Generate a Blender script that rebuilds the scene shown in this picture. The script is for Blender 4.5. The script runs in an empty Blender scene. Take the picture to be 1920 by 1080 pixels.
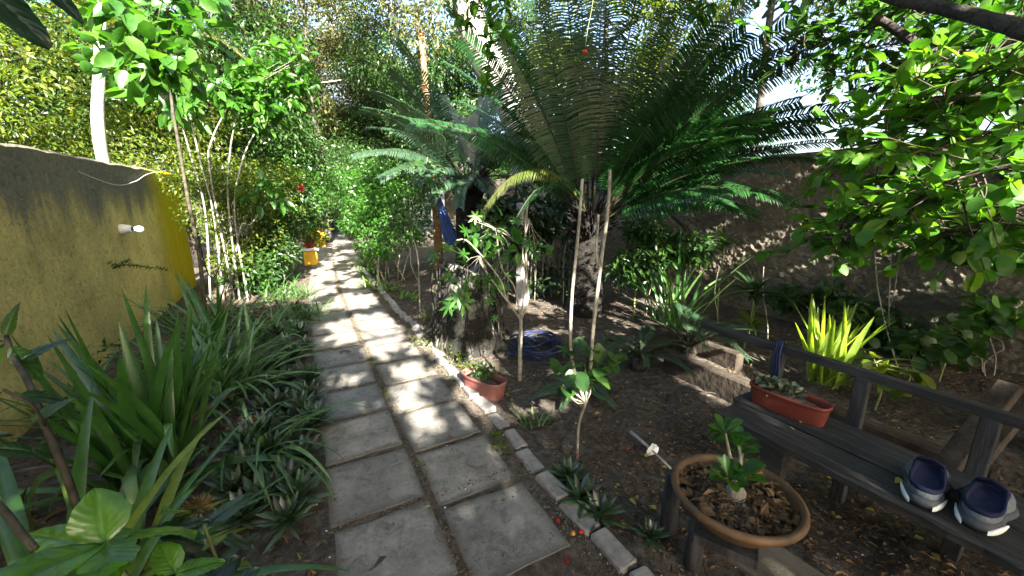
import bpy, math
import numpy as np
from mathutils import Vector, Matrix
rng = np.random.default_rng(7)
S = bpy.context.scene
COL = S.collection
# ------------------------------------------------------------------ camera, sky, sun, exposure
CAM_F, CAM_H, PITCH, YAW = 737.0, 1.5, math.radians(13.0), math.radians(-27.9)
cd = bpy.data.cameras.new("camera"); cam = bpy.data.objects.new("camera", cd); COL.objects.link(cam)
cam.location = (0, 0, CAM_H); cam.rotation_euler = (math.radians(90) - PITCH, 0, YAW)
cd.sensor_width = 36; cd.lens = CAM_F / 1920 * 36; cd.clip_start = 0.02; cd.clip_end = 600
S.camera = cam
SUN_EL, SUN_AZ = math.radians(32), math.radians(173.5)          # azimuth measured from +Y towards -X
SUNV = np.array([-math.sin(SUN_AZ) * math.cos(SUN_EL), math.cos(SUN_AZ) * math.cos(SUN_EL), math.sin(SUN_EL)])
w = bpy.data.worlds.new("World"); S.world = w; w.use_nodes = True
nt = w.node_tree; bg = nt.nodes["Background"]
sky = nt.nodes.new("ShaderNodeTexSky"); sky.sky_type = 'NISHITA'; sky.sun_disc = False
sky.sun_elevation = SUN_EL; sky.sun_rotation = -SUN_AZ; sky.air_density = 1.0; sky.dust_density = 4.0; sky.ozone_density = 1.0
nt.links.new(sky.outputs[0], bg.inputs[0]); bg.inputs[1].default_value = 0.066
sl = bpy.data.lights.new("sun", 'SUN'); sl.energy = 5.0; sl.angle = math.radians(0.53); sl.color = (1.0, 0.93, 0.82)
so = bpy.data.objects.new("sun", sl); COL.objects.link(so)
so.rotation_euler = Vector(SUNV).to_track_quat('Z', 'Y').to_euler()
S.view_settings.view_transform = 'Standard'; S.view_settings.look = 'None'; S.view_settings.gamma = 1
S.view_settings.exposure = 3.4
S.render.engine = 'CYCLES'
S.cycles.max_bounces = 6; S.cycles.diffuse_bounces = 3; S.cycles.transmission_bounces = 4; S.cycles.transparent_max_bounces = 6
S.render.resolution_x = 1024; S.render.resolution_y = 576

# ------------------------------------------------------------------ geometry helpers
def _ray(px, py):
    cx, cy, cz = (px - 960) / CAM_F, 1.0, (540 - py) / CAM_F
    Y = cy * math.cos(PITCH) + cz * math.sin(PITCH); Z = -cy * math.sin(PITCH) + cz * math.cos(PITCH)
    return np.array([cx * math.cos(YAW) - Y * math.sin(YAW), cx * math.sin(YAW) + Y * math.cos(YAW), Z])
def G(px, py, z=0.0):
    d = _ray(px, py); t = (z - CAM_H) / d[2]; return np.array([d[0] * t, d[1] * t, z])
def DD(px, py, dist):
    d = _ray(px, py); return np.array([0, 0, CAM_H]) + d * (dist / math.hypot(d[0], d[1]))
def AX(px, py, X):
    d = _ray(px, py); t = X / d[0]; return np.array([X, d[1] * t, CAM_H + d[2] * t])
def nrm(v):
    v = np.asarray(v, float); return v / np.maximum(np.linalg.norm(v, axis=-1, keepdims=True), 1e-9)
def U(a, b, n=None): return rng.uniform(a, b, n)

_ng = rng.random((8, 64, 64))
def vn(x, y, k=0):
    x = np.asarray(x, float); y = np.asarray(y, float)
    xi = np.floor(x).astype(int); yi = np.floor(y).astype(int); fx = x - xi; fy = y - yi
    fx = fx * fx * (3 - 2 * fx); fy = fy * fy * (3 - 2 * fy); g = _ng[k % 8]
    a = g[xi % 64, yi % 64]; b = g[(xi + 1) % 64, yi % 64]; c = g[xi % 64, (yi + 1) % 64]; d = g[(xi + 1) % 64, (yi + 1) % 64]
    return (a * (1 - fx) + b * fx) * (1 - fy) + (c * (1 - fx) + d * fx) * fy
def fbm(x, y, k=0, o=4):
    s = 0; a = .5
    for i in range(o): s = s + a * vn(x * 2 ** i + 7.3 * i, y * 2 ** i + 3.1 * i, k + i); a *= .5
    return s / (1 - .5 ** o)

class MB:
    """collects pieces of one mesh"""
    def __init__(s): s.V = []; s.F = []; s.n = 0
    def add(s, V, F, m=0, smooth=True):
        V = np.asarray(V, float).reshape(-1, 3)
        if not isinstance(F, list): F = [F]
        for f in F:
            f = np.asarray(f, int)
            if len(f): s.F.append((f + s.n, m, smooth))
        s.V.append(V); s.n += len(V); return s
    def build(s, name, mats, parent=None, loc=None):
        me = bpy.data.meshes.new(name)
        V = np.concatenate(s.V) if s.V else np.zeros((0, 3))
        off = np.zeros(3)
        if loc is not None: off = np.asarray(loc, float)
        V = V - off
        me.vertices.add(len(V)); me.vertices.foreach_set("co", V.astype(np.float32).ravel())
        loops = np.concatenate([f.ravel() for f, _, _ in s.F]); cnt = np.concatenate([np.full(len(f), f.shape[1]) for f, _, _ in s.F])
        mi = np.concatenate([np.full(len(f), m) for f, m, _ in s.F]); sm = np.concatenate([np.full(len(f), q) for f, _, q in s.F])
        me.loops.add(len(loops)); me.loops.foreach_set("vertex_index", loops.astype(np.int32))
        me.polygons.add(len(cnt)); st = np.concatenate([[0], np.cumsum(cnt)[:-1]])
        me.polygons.foreach_set("loop_start", st.astype(np.int32))
        me.polygons.foreach_set("material_index", mi.astype(np.int32)); me.polygons.foreach_set("use_smooth", sm.astype(bool))
        me.update(calc_edges=True)
        for m in (mats if isinstance(mats, (list, tuple)) else [mats]): me.materials.append(m)
        o = bpy.data.objects.new(name, me); COL.objects.link(o)
        if loc is not None and parent is None: o.location = loc
        if parent is not None:
            o.parent = parent
            if loc is not None: pass
        return o
def tag(o, label, cat, group=None, kind=None):
    if label: o['label'] = label
    if cat: o['category'] = cat
    if group: o['group'] = group
    if kind: o['kind'] = kind
    return o
def thing(name, label, cat, loc=(0, 0, 0), rz=0, group=None):
    o = bpy.data.objects.new(name, None); COL.objects.link(o); o.empty_display_size = .1
    o.location = tuple(float(c) for c in loc); o.rotation_euler = (0, 0, rz)
    return tag(o, label, cat, group)
def struct(o, kind='structure'): o['kind'] = kind; return o
def dup(o, loc=None, rz=None, sc=None, label=None, parent=None, scv=None):
    c = o.copy(); COL.objects.link(c)
    if parent is not None: c.parent = parent
    if loc is not None: c.location = tuple(float(v) for v in loc)
    if rz is not None: c.rotation_euler = (c.rotation_euler[0], c.rotation_euler[1], rz)
    if sc is not None: c.scale = (sc, sc, sc)
    if label: c['label'] = label
    for ch in list(o.children): dup(ch, parent=c)
    return c
def P(part_mb, name, mats, parent):        # part given in world coordinates under an empty at parent.location
    L = np.array(parent.location)
    o = part_mb.build(name, mats, parent)
    n = len(o.data.vertices); a = np.empty(n * 3, np.float32); o.data.vertices.foreach_get("co", a)
    a = a.reshape(-1, 3) - L; rz = parent.rotation_euler[2]
    if rz:
        c, s = math.cos(-rz), math.sin(-rz); a = np.stack([a[:, 0] * c - a[:, 1] * s, a[:, 0] * s + a[:, 1] * c, a[:, 2]], 1)
    o.data.vertices.foreach_set("co", a.astype(np.float32).ravel()); o.data.update(); return o

# shapes
def t_rows(us, hw, zc=None, fold=.25, curl=.15):
    V = []; F3 = []; F4 = []; prev = None
    for i, (u, h) in enumerate(zip(us, hw)):
        z = -curl * u * u
        if h == 0: V.append((u, 0, z)); cur = [len(V) - 1]
        else:
            V += [(u, -h, z + fold * h), (u, 0, z), (u, h, z + fold * h)]; cur = [len(V) - 3, len(V) - 2, len(V) - 1]
        if prev:
            if len(prev) == 1: F3 += [(prev[0], cur[0], cur[1]), (prev[0], cur[1], cur[2])]
            elif len(cur) == 1: F3 += [(prev[0], cur[0], prev[1]), (prev[1], cur[0], prev[2])]
            else: F4 += [(prev[0], cur[0], cur[1], prev[1]), (prev[1], cur[1], cur[2], prev[2])]
        prev = cur
    F = []
    if F3: F.append(np.array(F3))
    if F4: F.append(np.array(F4))
    return np.array(V, float), F
T = {
 'kite': (np.array([(0, 0, 0), (.45, -.5, .1), (1, 0, -.12), (.45, .5, .1)], float), [np.array([(0, 1, 2), (0, 2, 3)])]),
 'ovate': t_rows([0, .15, .45, .75, 1], [0, .36, .5, .32, 0]),
 'round': t_rows([0, .12, .4, .7, .92, 1], [0, .36, .52, .45, .2, 0], fold=.15),
 'lance': t_rows([0, .25, .6, 1], [0, .42, .4, 0], fold=.3, curl=.25),
 'obov': t_rows([0, .35, .7, .9, 1], [0, .25, .5, .4, 0], fold=.2, curl=.1),
 'fine': t_rows([0, .06, .15, .28, .42, .56, .7, .82, .92, 1], [0, .17, .33, .45, .5, .49, .42, .3, .15, 0], fold=.35, curl=.2),
}
def lobed(nl=7):
    pts = [(0, 0, 0)]; c = (.35, 0, .0); V = [c]; 
    for k in range(nl * 4 + 1):
        a = -math.pi * .93 + 2 * math.pi * .93 * k / (nl * 4)
        ph = (k % 4); r = {0: .18, 1: .42, 2: .62, 3: .42}[ph]
        if ph == 2: r *= .65 + .45 * math.cos(a * .5) 
        V.append((.35 + r * math.cos(a), r * math.sin(a), -.25 * r * r + (.05 if ph == 2 else 0)))
    n = len(V) - 1
    return np.array(V, float), [np.array([(0, i, i + 1) for i in range(1, n)])]
T['lobed'] = lobed()
def leaves(mb, Pn, D, N, L, W, tm='kite', m=0):
    """many leaves at once: origin, direction, normal, length, width"""
    V, F = T[tm]; Pn = np.atleast_2d(Pn); n = len(Pn)
    if n == 0: return
    X = nrm(np.broadcast_to(D, Pn.shape)); Y = np.cross(np.broadcast_to(N, Pn.shape), X)
    bad = np.linalg.norm(Y, axis=1) < 1e-4; Y[bad] = (0, 1, 0); Y = nrm(Y); Z = np.cross(X, Y)
    L = np.broadcast_to(L, n)[:, None, None]; W = np.broadcast_to(W, n)[:, None, None]
    P_ = Pn[:, None, :] + X[:, None, :] * V[None, :, 0:1] * L + Y[:, None, :] * V[None, :, 1:2] * W + Z[:, None, :] * V[None, :, 2:3] * L
    k = len(V); o = (np.arange(n) * k)[:, None, None]
    Fs = [(f[None] + o).reshape(-1, f.shape[1]) for f in F]
    mb.add(P_.reshape(-1, 3), Fs, m, smooth=(tm in ('ovate', 'round', 'fine', 'obov')))
def smoothpath(pts, n):
    pts = np.asarray(pts, float); k = len(pts)
    if k == 2: t = np.linspace(0, 1, n)[:, None]; return pts[0] * (1 - t) + pts[1] * t
    q = np.vstack([2 * pts[0] - pts[1], pts, 2 * pts[-1] - pts[-2]]); out = []
    for t in np.linspace(0, k - 1 - 1e-6, n):
        i = int(t); f = t - i; a, b, c, d = q[i:i + 4]
        out.append(.5 * (2 * b + (c - a) * f + (2 * a - 5 * b + 4 * c - d) * f * f + (3 * b - a - 3 * c + d) * f ** 3))
    return np.array(out)
def tube(mb, pts, r, n=6, m=0, cap=True, rough=0.0):
    pts = np.asarray(pts, float); k = len(pts); r = np.broadcast_to(r, k).astype(float)
    Tn = nrm(np.gradient(pts, axis=0)); a = np.array([0, 0, 1.]) if abs(Tn[0][2]) < .9 else np.array([1., 0, 0])
    V = []
    u = nrm(np.cross(a, Tn[0]))
    th = np.arange(n) * 2 * math.pi / n
    for i in range(k):
        u = nrm(u - Tn[i] * np.dot(u, Tn[i])); v = np.cross(Tn[i], u)
        rr = r[i] * (1 + (rng.uniform(-rough, rough, n) if rough else 0))
        V.append(pts[i] + (np.cos(th) * rr)[:, None] * u + (np.sin(th) * rr)[:, None] * v)
    V = np.vstack(V); j = np.arange(n); F = []
    for i in range(k - 1):
        F.append(np.stack([i * n + j, i * n + (j + 1) % n, (i + 1) * n + (j + 1) % n, (i + 1) * n + j], 1))
    Fs = [np.vstack(F)]
    if cap: Fs += [np.arange(n)[::-1][None], ((k - 1) * n + np.arange(n))[None]]
    mb.add(V, Fs, m)
def ribbon(mb, pts, wd, side, fold=.25, m=0):
    pts = np.asarray(pts, float); k = len(pts); wd = np.broadcast_to(wd, k); side = np.broadcast_to(side, pts.shape)
    Tn = nrm(np.gradient(pts, axis=0)); sd = nrm(side - Tn * np.sum(side * Tn, 1)[:, None]); up = np.cross(sd, Tn)
    a = pts - sd * wd[:, None] / 2 + up * (wd * fold / 2)[:, None]; b = pts + sd * wd[:, None] / 2 + up * (wd * fold / 2)[:, None]
    V = np.stack([a, pts, b], 1).reshape(-1, 3); i = np.arange(k - 1)[:, None] * 3
    F = np.vstack([i + np.array([0, 1, 4, 3]), i + np.array([1, 2, 5, 4])])
    mb.add(V, F, m)
def blade(mb, base, az, el, L, W, droop, n=11, m=0, kink=None, fold=.35, power=1.4):
    s = np.linspace(0, 1, n); e = el - droop * s ** power
    if kink: e = e - kink[1] * (1 / (1 + np.exp(-(s - kink[0]) * 40)))
    a = az + np.linspace(0, U(-.25, .25), n)
    d = np.stack([np.cos(a) * np.cos(e), np.sin(a) * np.cos(e), np.sin(e)], 1)
    pts = np.asarray(base, float) + np.vstack([[0, 0, 0], np.cumsum((d[1:] + d[:-1]) / 2 * L / (n - 1), 0)])
    wd = W * np.minimum(1, .55 + s * 1.6) * np.clip((1 - s) / .45, 0, 1) ** .6 + .001
    ribbon(mb, pts, wd, np.array([-math.sin(az), math.cos(az), U(-.3, .3)]), fold, m)
    return pts
def box(mb, c, s, R=None, m=0, bev=0.0, jit=0.0):
    c = np.asarray(c, float); s = np.asarray(s, float) / 2; b = bev
    if b <= 0:
        V = np.array([(x, y, z) for z in (-1, 1) for y in (-1, 1) for x in (-1, 1)], float) * s
        F = np.array([(0, 2, 3, 1), (4, 5, 7, 6), (0, 1, 5, 4), (2, 6, 7, 3), (0, 4, 6, 2), (1, 3, 7, 5)])
        Fs = [F]
    else:
        V = []; 
        for z, ins in ((-s[2], b), (-s[2] + b, 0), (s[2] - b, 0), (s[2], b)):
            for (sx, sy) in ((-1, -1), (1, -1), (1, 1), (-1, 1)):
                X, Y = s[0] - ins, s[1] - ins
                q = [(sx * X, sy * (Y - b), z), (sx * (X - b), sy * Y, z)]
                if sx * sy < 0: q = q[::-1]
                V += q if (sx, sy) in ((-1, -1), (1, 1)) else q
        # order ring consistently by angle
        V = np.array(V).reshape(4, 8, 3); an = np.argsort(np.arctan2(V[1, :, 1] / s[1], V[1, :, 0] / s[0])); V = V[:, an].reshape(-1, 3)
        j = np.arange(8); Fs = [np.vstack([np.stack([i * 8 + j, i * 8 + (j + 1) % 8, (i + 1) * 8 + (j + 1) % 8, (i + 1) * 8 + j], 1) for i in range(3)]), np.arange(8)[::-1][None], (24 + np.arange(8))[None]]
    if jit: V = V + rng.normal(0, jit, V.shape)
    if R is not None: V = V @ np.asarray(R).T
    mb.add(V + c, Fs, m, smooth=False)
def rotz(a): c, s = math.cos(a), math.sin(a); return np.array([[c, -s, 0], [s, c, 0], [0, 0, 1]])
def beam(mb, a, b, wd, th, m=0, bev=.004, up=(0, 0, 1), jit=0):
    a = np.asarray(a, float); b = np.asarray(b, float); X = nrm(b - a); Y = nrm(np.cross(up, X)); Z = np.cross(X, Y)
    box(mb, (a + b) / 2, (np.linalg.norm(b - a), wd, th), np.stack([X, Y, Z], 1), m, bev, jit)
def lathe(mb, prof, n=32, c=(0, 0, 0), sx=1, sy=1, m=0, wob=0):
    th = np.arange(n) * 2 * math.pi / n; V = []
    for r, z in prof:
        V.append(np.stack([np.cos(th) * r * sx, np.sin(th) * r * sy, np.full(n, z)], 1))
    V = np.vstack(V) + np.asarray(c); j = np.arange(n); k = len(prof)
    F = np.vstack([np.stack([i * n + j, i * n + (j + 1) % n, (i + 1) * n + (j + 1) % n, (i + 1) * n + j], 1) for i in range(k - 1)])
    mb.add(V, [F, ((k - 1) * n + j)[None], j[::-1][None]], m)
def blob(mb, c, r, m=0, n=10, jit=.15):
    c = np.asarray(c, float); r = np.broadcast_to(r, 3); V = []
    k = n // 2
    for i in range(k + 1):
        ph = math.pi * i / k
        for j in range(n):
            a = 2 * math.pi * j / n; q = 1 + U(-jit, jit)
            V.append((math.sin(ph) * math.cos(a) * r[0] * q, math.sin(ph) * math.sin(a) * r[1] * q, math.cos(ph) * r[2] * q))
    j = np.arange(n); F = np.vstack([np.stack([i * n + j, (i + 1) * n + j, (i + 1) * n + (j + 1) % n, i * n + (j + 1) % n], 1) for i in range(k)])
    mb.add(np.array(V) + c, F, m)

# ------------------------------------------------------------------ materials
def newmat(name):
    m = bpy.data.materials.new(name); m.use_nodes = True; nt = m.node_tree
    return m, nt, nt.nodes["Principled BSDF"], nt.nodes["Material Output"]
def node(nt, t, **kw):
    n = nt.nodes.new(t)
    for k, v in kw.items():
        if k in n.inputs: n.inputs[k].default_value = v
        else: setattr(n, k, v)
    return n
def ramp(nt, fac, stops, interp='LINEAR'):
    r = nt.nodes.new("ShaderNodeValToRGB"); r.color_ramp.interpolation = interp
    while len(r.color_ramp.elements) < len(stops): r.color_ramp.elements.new(.5)
    for e, (p, c) in zip(r.color_ramp.elements, stops): e.position = p; e.color = (*c, 1) if len(c) == 3 else c
    nt.links.new(fac, r.inputs[0]); return r
def coord(nt, scale=1, kind='Object'):
    tc = nt.nodes.new("ShaderNodeTexCoord"); mp = nt.nodes.new("ShaderNodeMapping")
    mp.inputs['Scale'].default_value = (scale,) * 3 if not isinstance(scale, tuple) else scale
    nt.links.new(tc.outputs[kind], mp.inputs[0]); return mp.outputs[0]
def noise(nt, vec, sc, det=4, rough=.6, dist=0):
    n = node(nt, "ShaderNodeTexNoise"); n.inputs['Scale'].default_value = sc; n.inputs['Detail'].default_value = det
    n.inputs['Roughness'].default_value = rough; n.inputs['Distortion'].default_value = dist
    nt.links.new(vec, n.inputs['Vector']); return n.outputs[0]
def mixc(nt, f, a, b, mode='MIX'):
    m = nt.nodes.new("ShaderNodeMix"); m.data_type = 'RGBA'; m.blend_type = mode
    for inp, v in ((m.inputs[0], f), (m.inputs[6], a), (m.inputs[7], b)):
        if isinstance(v, (int, float)): inp.default_value = v
        elif isinstance(v, tuple): inp.default_value = (*v, 1)
        else: nt.links.new(v, inp)
    return m.outputs[2]
def bump(nt, h, st, dist, bs):
    b = nt.nodes.new("ShaderNodeBump"); b.inputs['Strength'].default_value = st; b.inputs['Distance'].default_value = dist
    nt.links.new(h, b.inputs['Height']); nt.links.new(b.outputs[0], bs.inputs['Normal']); return b
def leafmat(name, cols, rough=.42, trans=.4, tcol=1.35, spec=.5, vein=0):
    m, nt, bs, out = newmat(name)
    g = nt.nodes.new("ShaderNodeNewGeometry"); k = len(cols)
    r = ramp(nt, g.outputs['Random Per Island'], [(i / max(1, k - 1), c) for i, c in enumerate(cols)])
    v = coord(nt, 1); n = noise(nt, v, 18, 3)
    var = ramp(nt, n, [(.3, (.7, .72, .7)), (.7, (1.2, 1.15, 1.1))])
    c = mixc(nt, 1.0, r.outputs[0], var.outputs[0], 'MULTIPLY')
    nt.links.new(c, bs.inputs['Base Color']); bs.inputs['Roughness'].default_value = rough; bs.inputs['Specular IOR Level'].default_value = spec
    tr = nt.nodes.new("ShaderNodeBsdfTranslucent")
    tc = mixc(nt, 1.0, c, (tcol * 1.25, tcol * 1.3, tcol * .45), 'MULTIPLY'); nt.links.new(tc, tr.inputs[0])
    mx = nt.nodes.new("ShaderNodeMixShader"); mx.inputs[0].default_value = trans
    nt.links.new(bs.outputs[0], mx.inputs[1]); nt.links.new(tr.outputs[0], mx.inputs[2]); nt.links.new(mx.outputs[0], out.inputs[0])
    if vein:
        wv = node(nt, "ShaderNodeTexNoise"); wv.inputs['Scale'].default_value = vein; nt.links.new(v, wv.inputs['Vector']); bump(nt, wv.outputs[0], .5, .004, bs)
    return m
def plain(name, c1, c2, sc=6, rough=.8, bst=.3, bd=.01, det=5, stretch=None, spec=.3, metal=0, stops=(.35, .65), bsc=None):
    m, nt, bs, out = newmat(name); v = coord(nt, stretch or 1); n = noise(nt, v, sc, det)
    r = ramp(nt, n, [(stops[0], c1), (stops[1], c2)]); nt.links.new(r.outputs[0], bs.inputs['Base Color'])
    bs.inputs['Roughness'].default_value = rough; bs.inputs['Specular IOR Level'].default_value = spec; bs.inputs['Metallic'].default_value = metal
    if bst: bump(nt, noise(nt, v, bsc or sc * 3, 6), bst, bd, bs)
    return m
M = {}
M['cycad'] = leafmat('cycad_leaf', [(.008, .036, .009), (.012, .052, .012), (.02, .075, .017)], .32, .22, 1.4, .45)
M['cycad_blue'] = leafmat('cycad_blue_leaf', [(.022, .05, .03), (.03, .07, .04), (.04, .08, .035)], .36, .2, 1.2, .5)
M['cycad_yel'] = leafmat('cycad_yellow_leaf', [(.07, .11, .02), (.13, .15, .03)], .4, .4)
M['rachis'] = plain('frond_rachis', (.012, .014, .006), (.03, .032, .014), 30, .5, .1)
M['strap'] = leafmat('strap_leaf', [(.026, .085, .018), (.05, .13, .03), (.07, .155, .045)], .3, .3, 1.6, .6)
M['strap_pale'] = leafmat('pale_strap_leaf', [(.07, .15, .045), (.11, .2, .06), (.08, .16, .07)], .33, .35, 1.5, .6)
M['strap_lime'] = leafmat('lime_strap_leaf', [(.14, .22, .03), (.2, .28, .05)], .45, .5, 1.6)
M['rhoeo'] = leafmat('boat_leaf', [(.035, .075, .04), (.055, .1, .045), (.065, .06, .05)], .32, .15, 1, .7)
M['broad'] = leafmat('broad_leaf', [(.07, .19, .02), (.11, .26, .03)], .28, .35, 1.5, .65, 25)
M['broad_dark'] = leafmat('broad_dark_leaf', [(.012, .035, .02), (.02, .05, .025)], .3, .2, 1.2, .6)
M['bright'] = leafmat('bright_leaf', [(.02, .075, .01), (.035, .115, .015), (.06, .15, .018)], .38, .45, 1.6)
M['mid'] = leafmat('mid_leaf', [(.015, .05, .012), (.028, .075, .016), (.05, .11, .02)], .4, .4, 1.5)
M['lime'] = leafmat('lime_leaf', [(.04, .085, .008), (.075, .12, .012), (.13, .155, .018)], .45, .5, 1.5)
M['olive'] = leafmat('olive_leaf', [(.03, .055, .015), (.06, .085, .022), (.1, .105, .035), (.15, .13, .05)], .4, .35, 1.3)
M['dark'] = leafmat('dark_leaf', [(.01, .03, .012), (.02, .05, .015), (.03, .06, .02)], .4, .3, 1.3)
M['overhang'] = leafmat('overhang_leaf', [(.03, .1, .012), (.045, .14, .015), (.06, .17, .02), (.08, .18, .02), (.11, .2, .02)], .5, .45, 1.5, .3)
M['canopy'] = leafmat('canopy_leaf', [(.02, .06, .012), (.05, .1, .02), (.1, .14, .03)], .45, .3, 1.2)
M['litter'] = leafmat('dead_leaf', [(.06, .035, .02), (.12, .075, .04), (.2, .14, .08)], .8, .05, 1, .2)
M['yellowleaf'] = leafmat('yellow_fallen_leaf', [(.35, .28, .05), (.45, .36, .09)], .6, .1, 1, .3)
M['bark'] = plain('dark_bark', (.012, .01, .008), (.05, .042, .035), 14, .9, .9, .03)
M['bark_mid'] = plain('brown_bark', (.03, .026, .02), (.1, .09, .075), 9, .9, .6, .02)
M['cycad_bark'] = plain('cycad_bark', (.004, .004, .003), (.02, .017, .014), 16, .95, .8, .03)
M['bark_pale'] = plain('pale_bark', (.1, .095, .075), (.3, .285, .25), 7, .85, .5, .02, stretch=(1, 1, .4))
M['bark_white'] = plain('white_bark', (.12, .115, .1), (.42, .41, .37), 7, .8, .4, .02, stretch=(1, 1, .5))
M['bark_orange'] = plain('orange_bark', (.12, .06, .03), (.4, .24, .12), 12, .85, .6, .02)
M['twig'] = plain('twig_bark', (.13, .12, .09), (.3, .28, .22), 20, .8, .4, .01)
M['twig_dark'] = plain('dark_twig', (.02, .018, .012), (.07, .06, .04), 20, .8, .4, .01)
M['twig_green'] = plain('green_twig', (.08, .1, .03), (.18, .2, .08), 20, .7, .2, .01)
M['terracotta'] = plain('terracotta', (.05, .032, .018), (.13, .075, .036), 9, .6, .25, .006)
M['plastic'] = plain('red_brown_plastic', (.11, .025, .016), (.15, .035, .022), 5, .45, .08, .003)
M['pinkclay'] = plain('pink_plastic', (.15, .055, .045), (.24, .1, .085), 6, .55, .15, .004)
M['blue_rope'] = plain('blue_rope', (.005, .009, .03), (.02, .035, .1), 160, .5, .4, .004)
M['blackhose'] = plain('black_hose', (.008, .008, .009), (.02, .02, .022), 10, .4, 0)
M['white'] = plain('white_paint', (.55, .54, .5), (.75, .74, .7), 12, .5, .1)
M['red'] = plain('red_petal', (.2, .008, .008), (.32, .02, .015), 30, .5, 0)
M['fruit_red'] = plain('red_fruit', (.3, .01, .01), (.45, .02, .02), 20, .3, 0)
M['fruit_amber'] = plain('amber_fruit', (.3, .15, .03), (.4, .22, .05), 20, .3, 0)
M['navy'] = plain('navy_fabric', (.003, .005, .02), (.008, .013, .045), 60, .9, .5, .002)
M['greyfab'] = plain('grey_fabric', (.07, .085, .1), (.13, .15, .17), 90, .85, .4, .002)
M['sole_white'] = plain('sole_white', (.6, .62, .6), (.75, .76, .74), 20, .5, .1)
M['sole_grey'] = plain('sole_grey', (.03, .035, .04), (.06, .07, .08), 20, .7, .2)
M['sole_black'] = plain('sole_black', (.01, .01, .012), (.025, .025, .03), 20, .7, .2)
M['clear'] = plain('milky_plastic', (.35, .33, .33), (.5, .48, .48), 20, .3, .1)
M['cloth_white'] = plain('white_cloth', (.6, .62, .65), (.78, .8, .82), 8, .8, .3, .02)
M['cloth_blue'] = plain('blue_cloth', (.03, .06, .18), (.07, .13, .34), 30, .7, .3, .01, stretch=(1, 1, .2))
M['porcelain'] = plain('porcelain', (.5, .5, .46), (.62, .61, .57), 10, .35, .05)
M['yellowpaint'] = plain('yellow_paint', (.55, .3, .02), (.7, .42, .03), 6, .7, .2)
M['dried'] = plain('dried_flower', (.1, .07, .025), (.22, .17, .06), 40, .8, 0)
def m_ground():
    m, nt, bs, out = newmat('soil'); v = coord(nt, 1)
    a = noise(nt, v, 1.3, 5); b = noise(nt, v, 22, 6, .7); c = noise(nt, v, 140, 4, .7)
    c1 = ramp(nt, b, [(.3, (.035, .03, .025)), (.5, (.085, .075, .063)), (.72, (.17, .152, .13))])
    c2 = ramp(nt, a, [(.35, (.75, .72, .68)), (.65, (1.15, 1.1, 1.05))])
    x = mixc(nt, 1.0, c1.outputs[0], c2.outputs[0], 'MULTIPLY')
    sp = ramp(nt, c, [(.64, (0, 0, 0)), (.7, (1, 1, 1))])
    x = mixc(nt, sp.outputs[0], x, (.34, .31, .27)); nt.links.new(x, bs.inputs['Base Color']); bs.inputs['Roughness'].default_value = .95
    bs.inputs['Specular IOR Level'].default_value = .2
    h = nt.nodes.new("ShaderNodeMath"); h.operation = 'MULTIPLY_ADD'; nt.links.new(c, h.inputs[0]); h.inputs[1].default_value = .35; nt.links.new(b, h.inputs[2])
    bump(nt, h.outputs[0], .9, .03, bs); return m
M['soil'] = m_ground()
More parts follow.
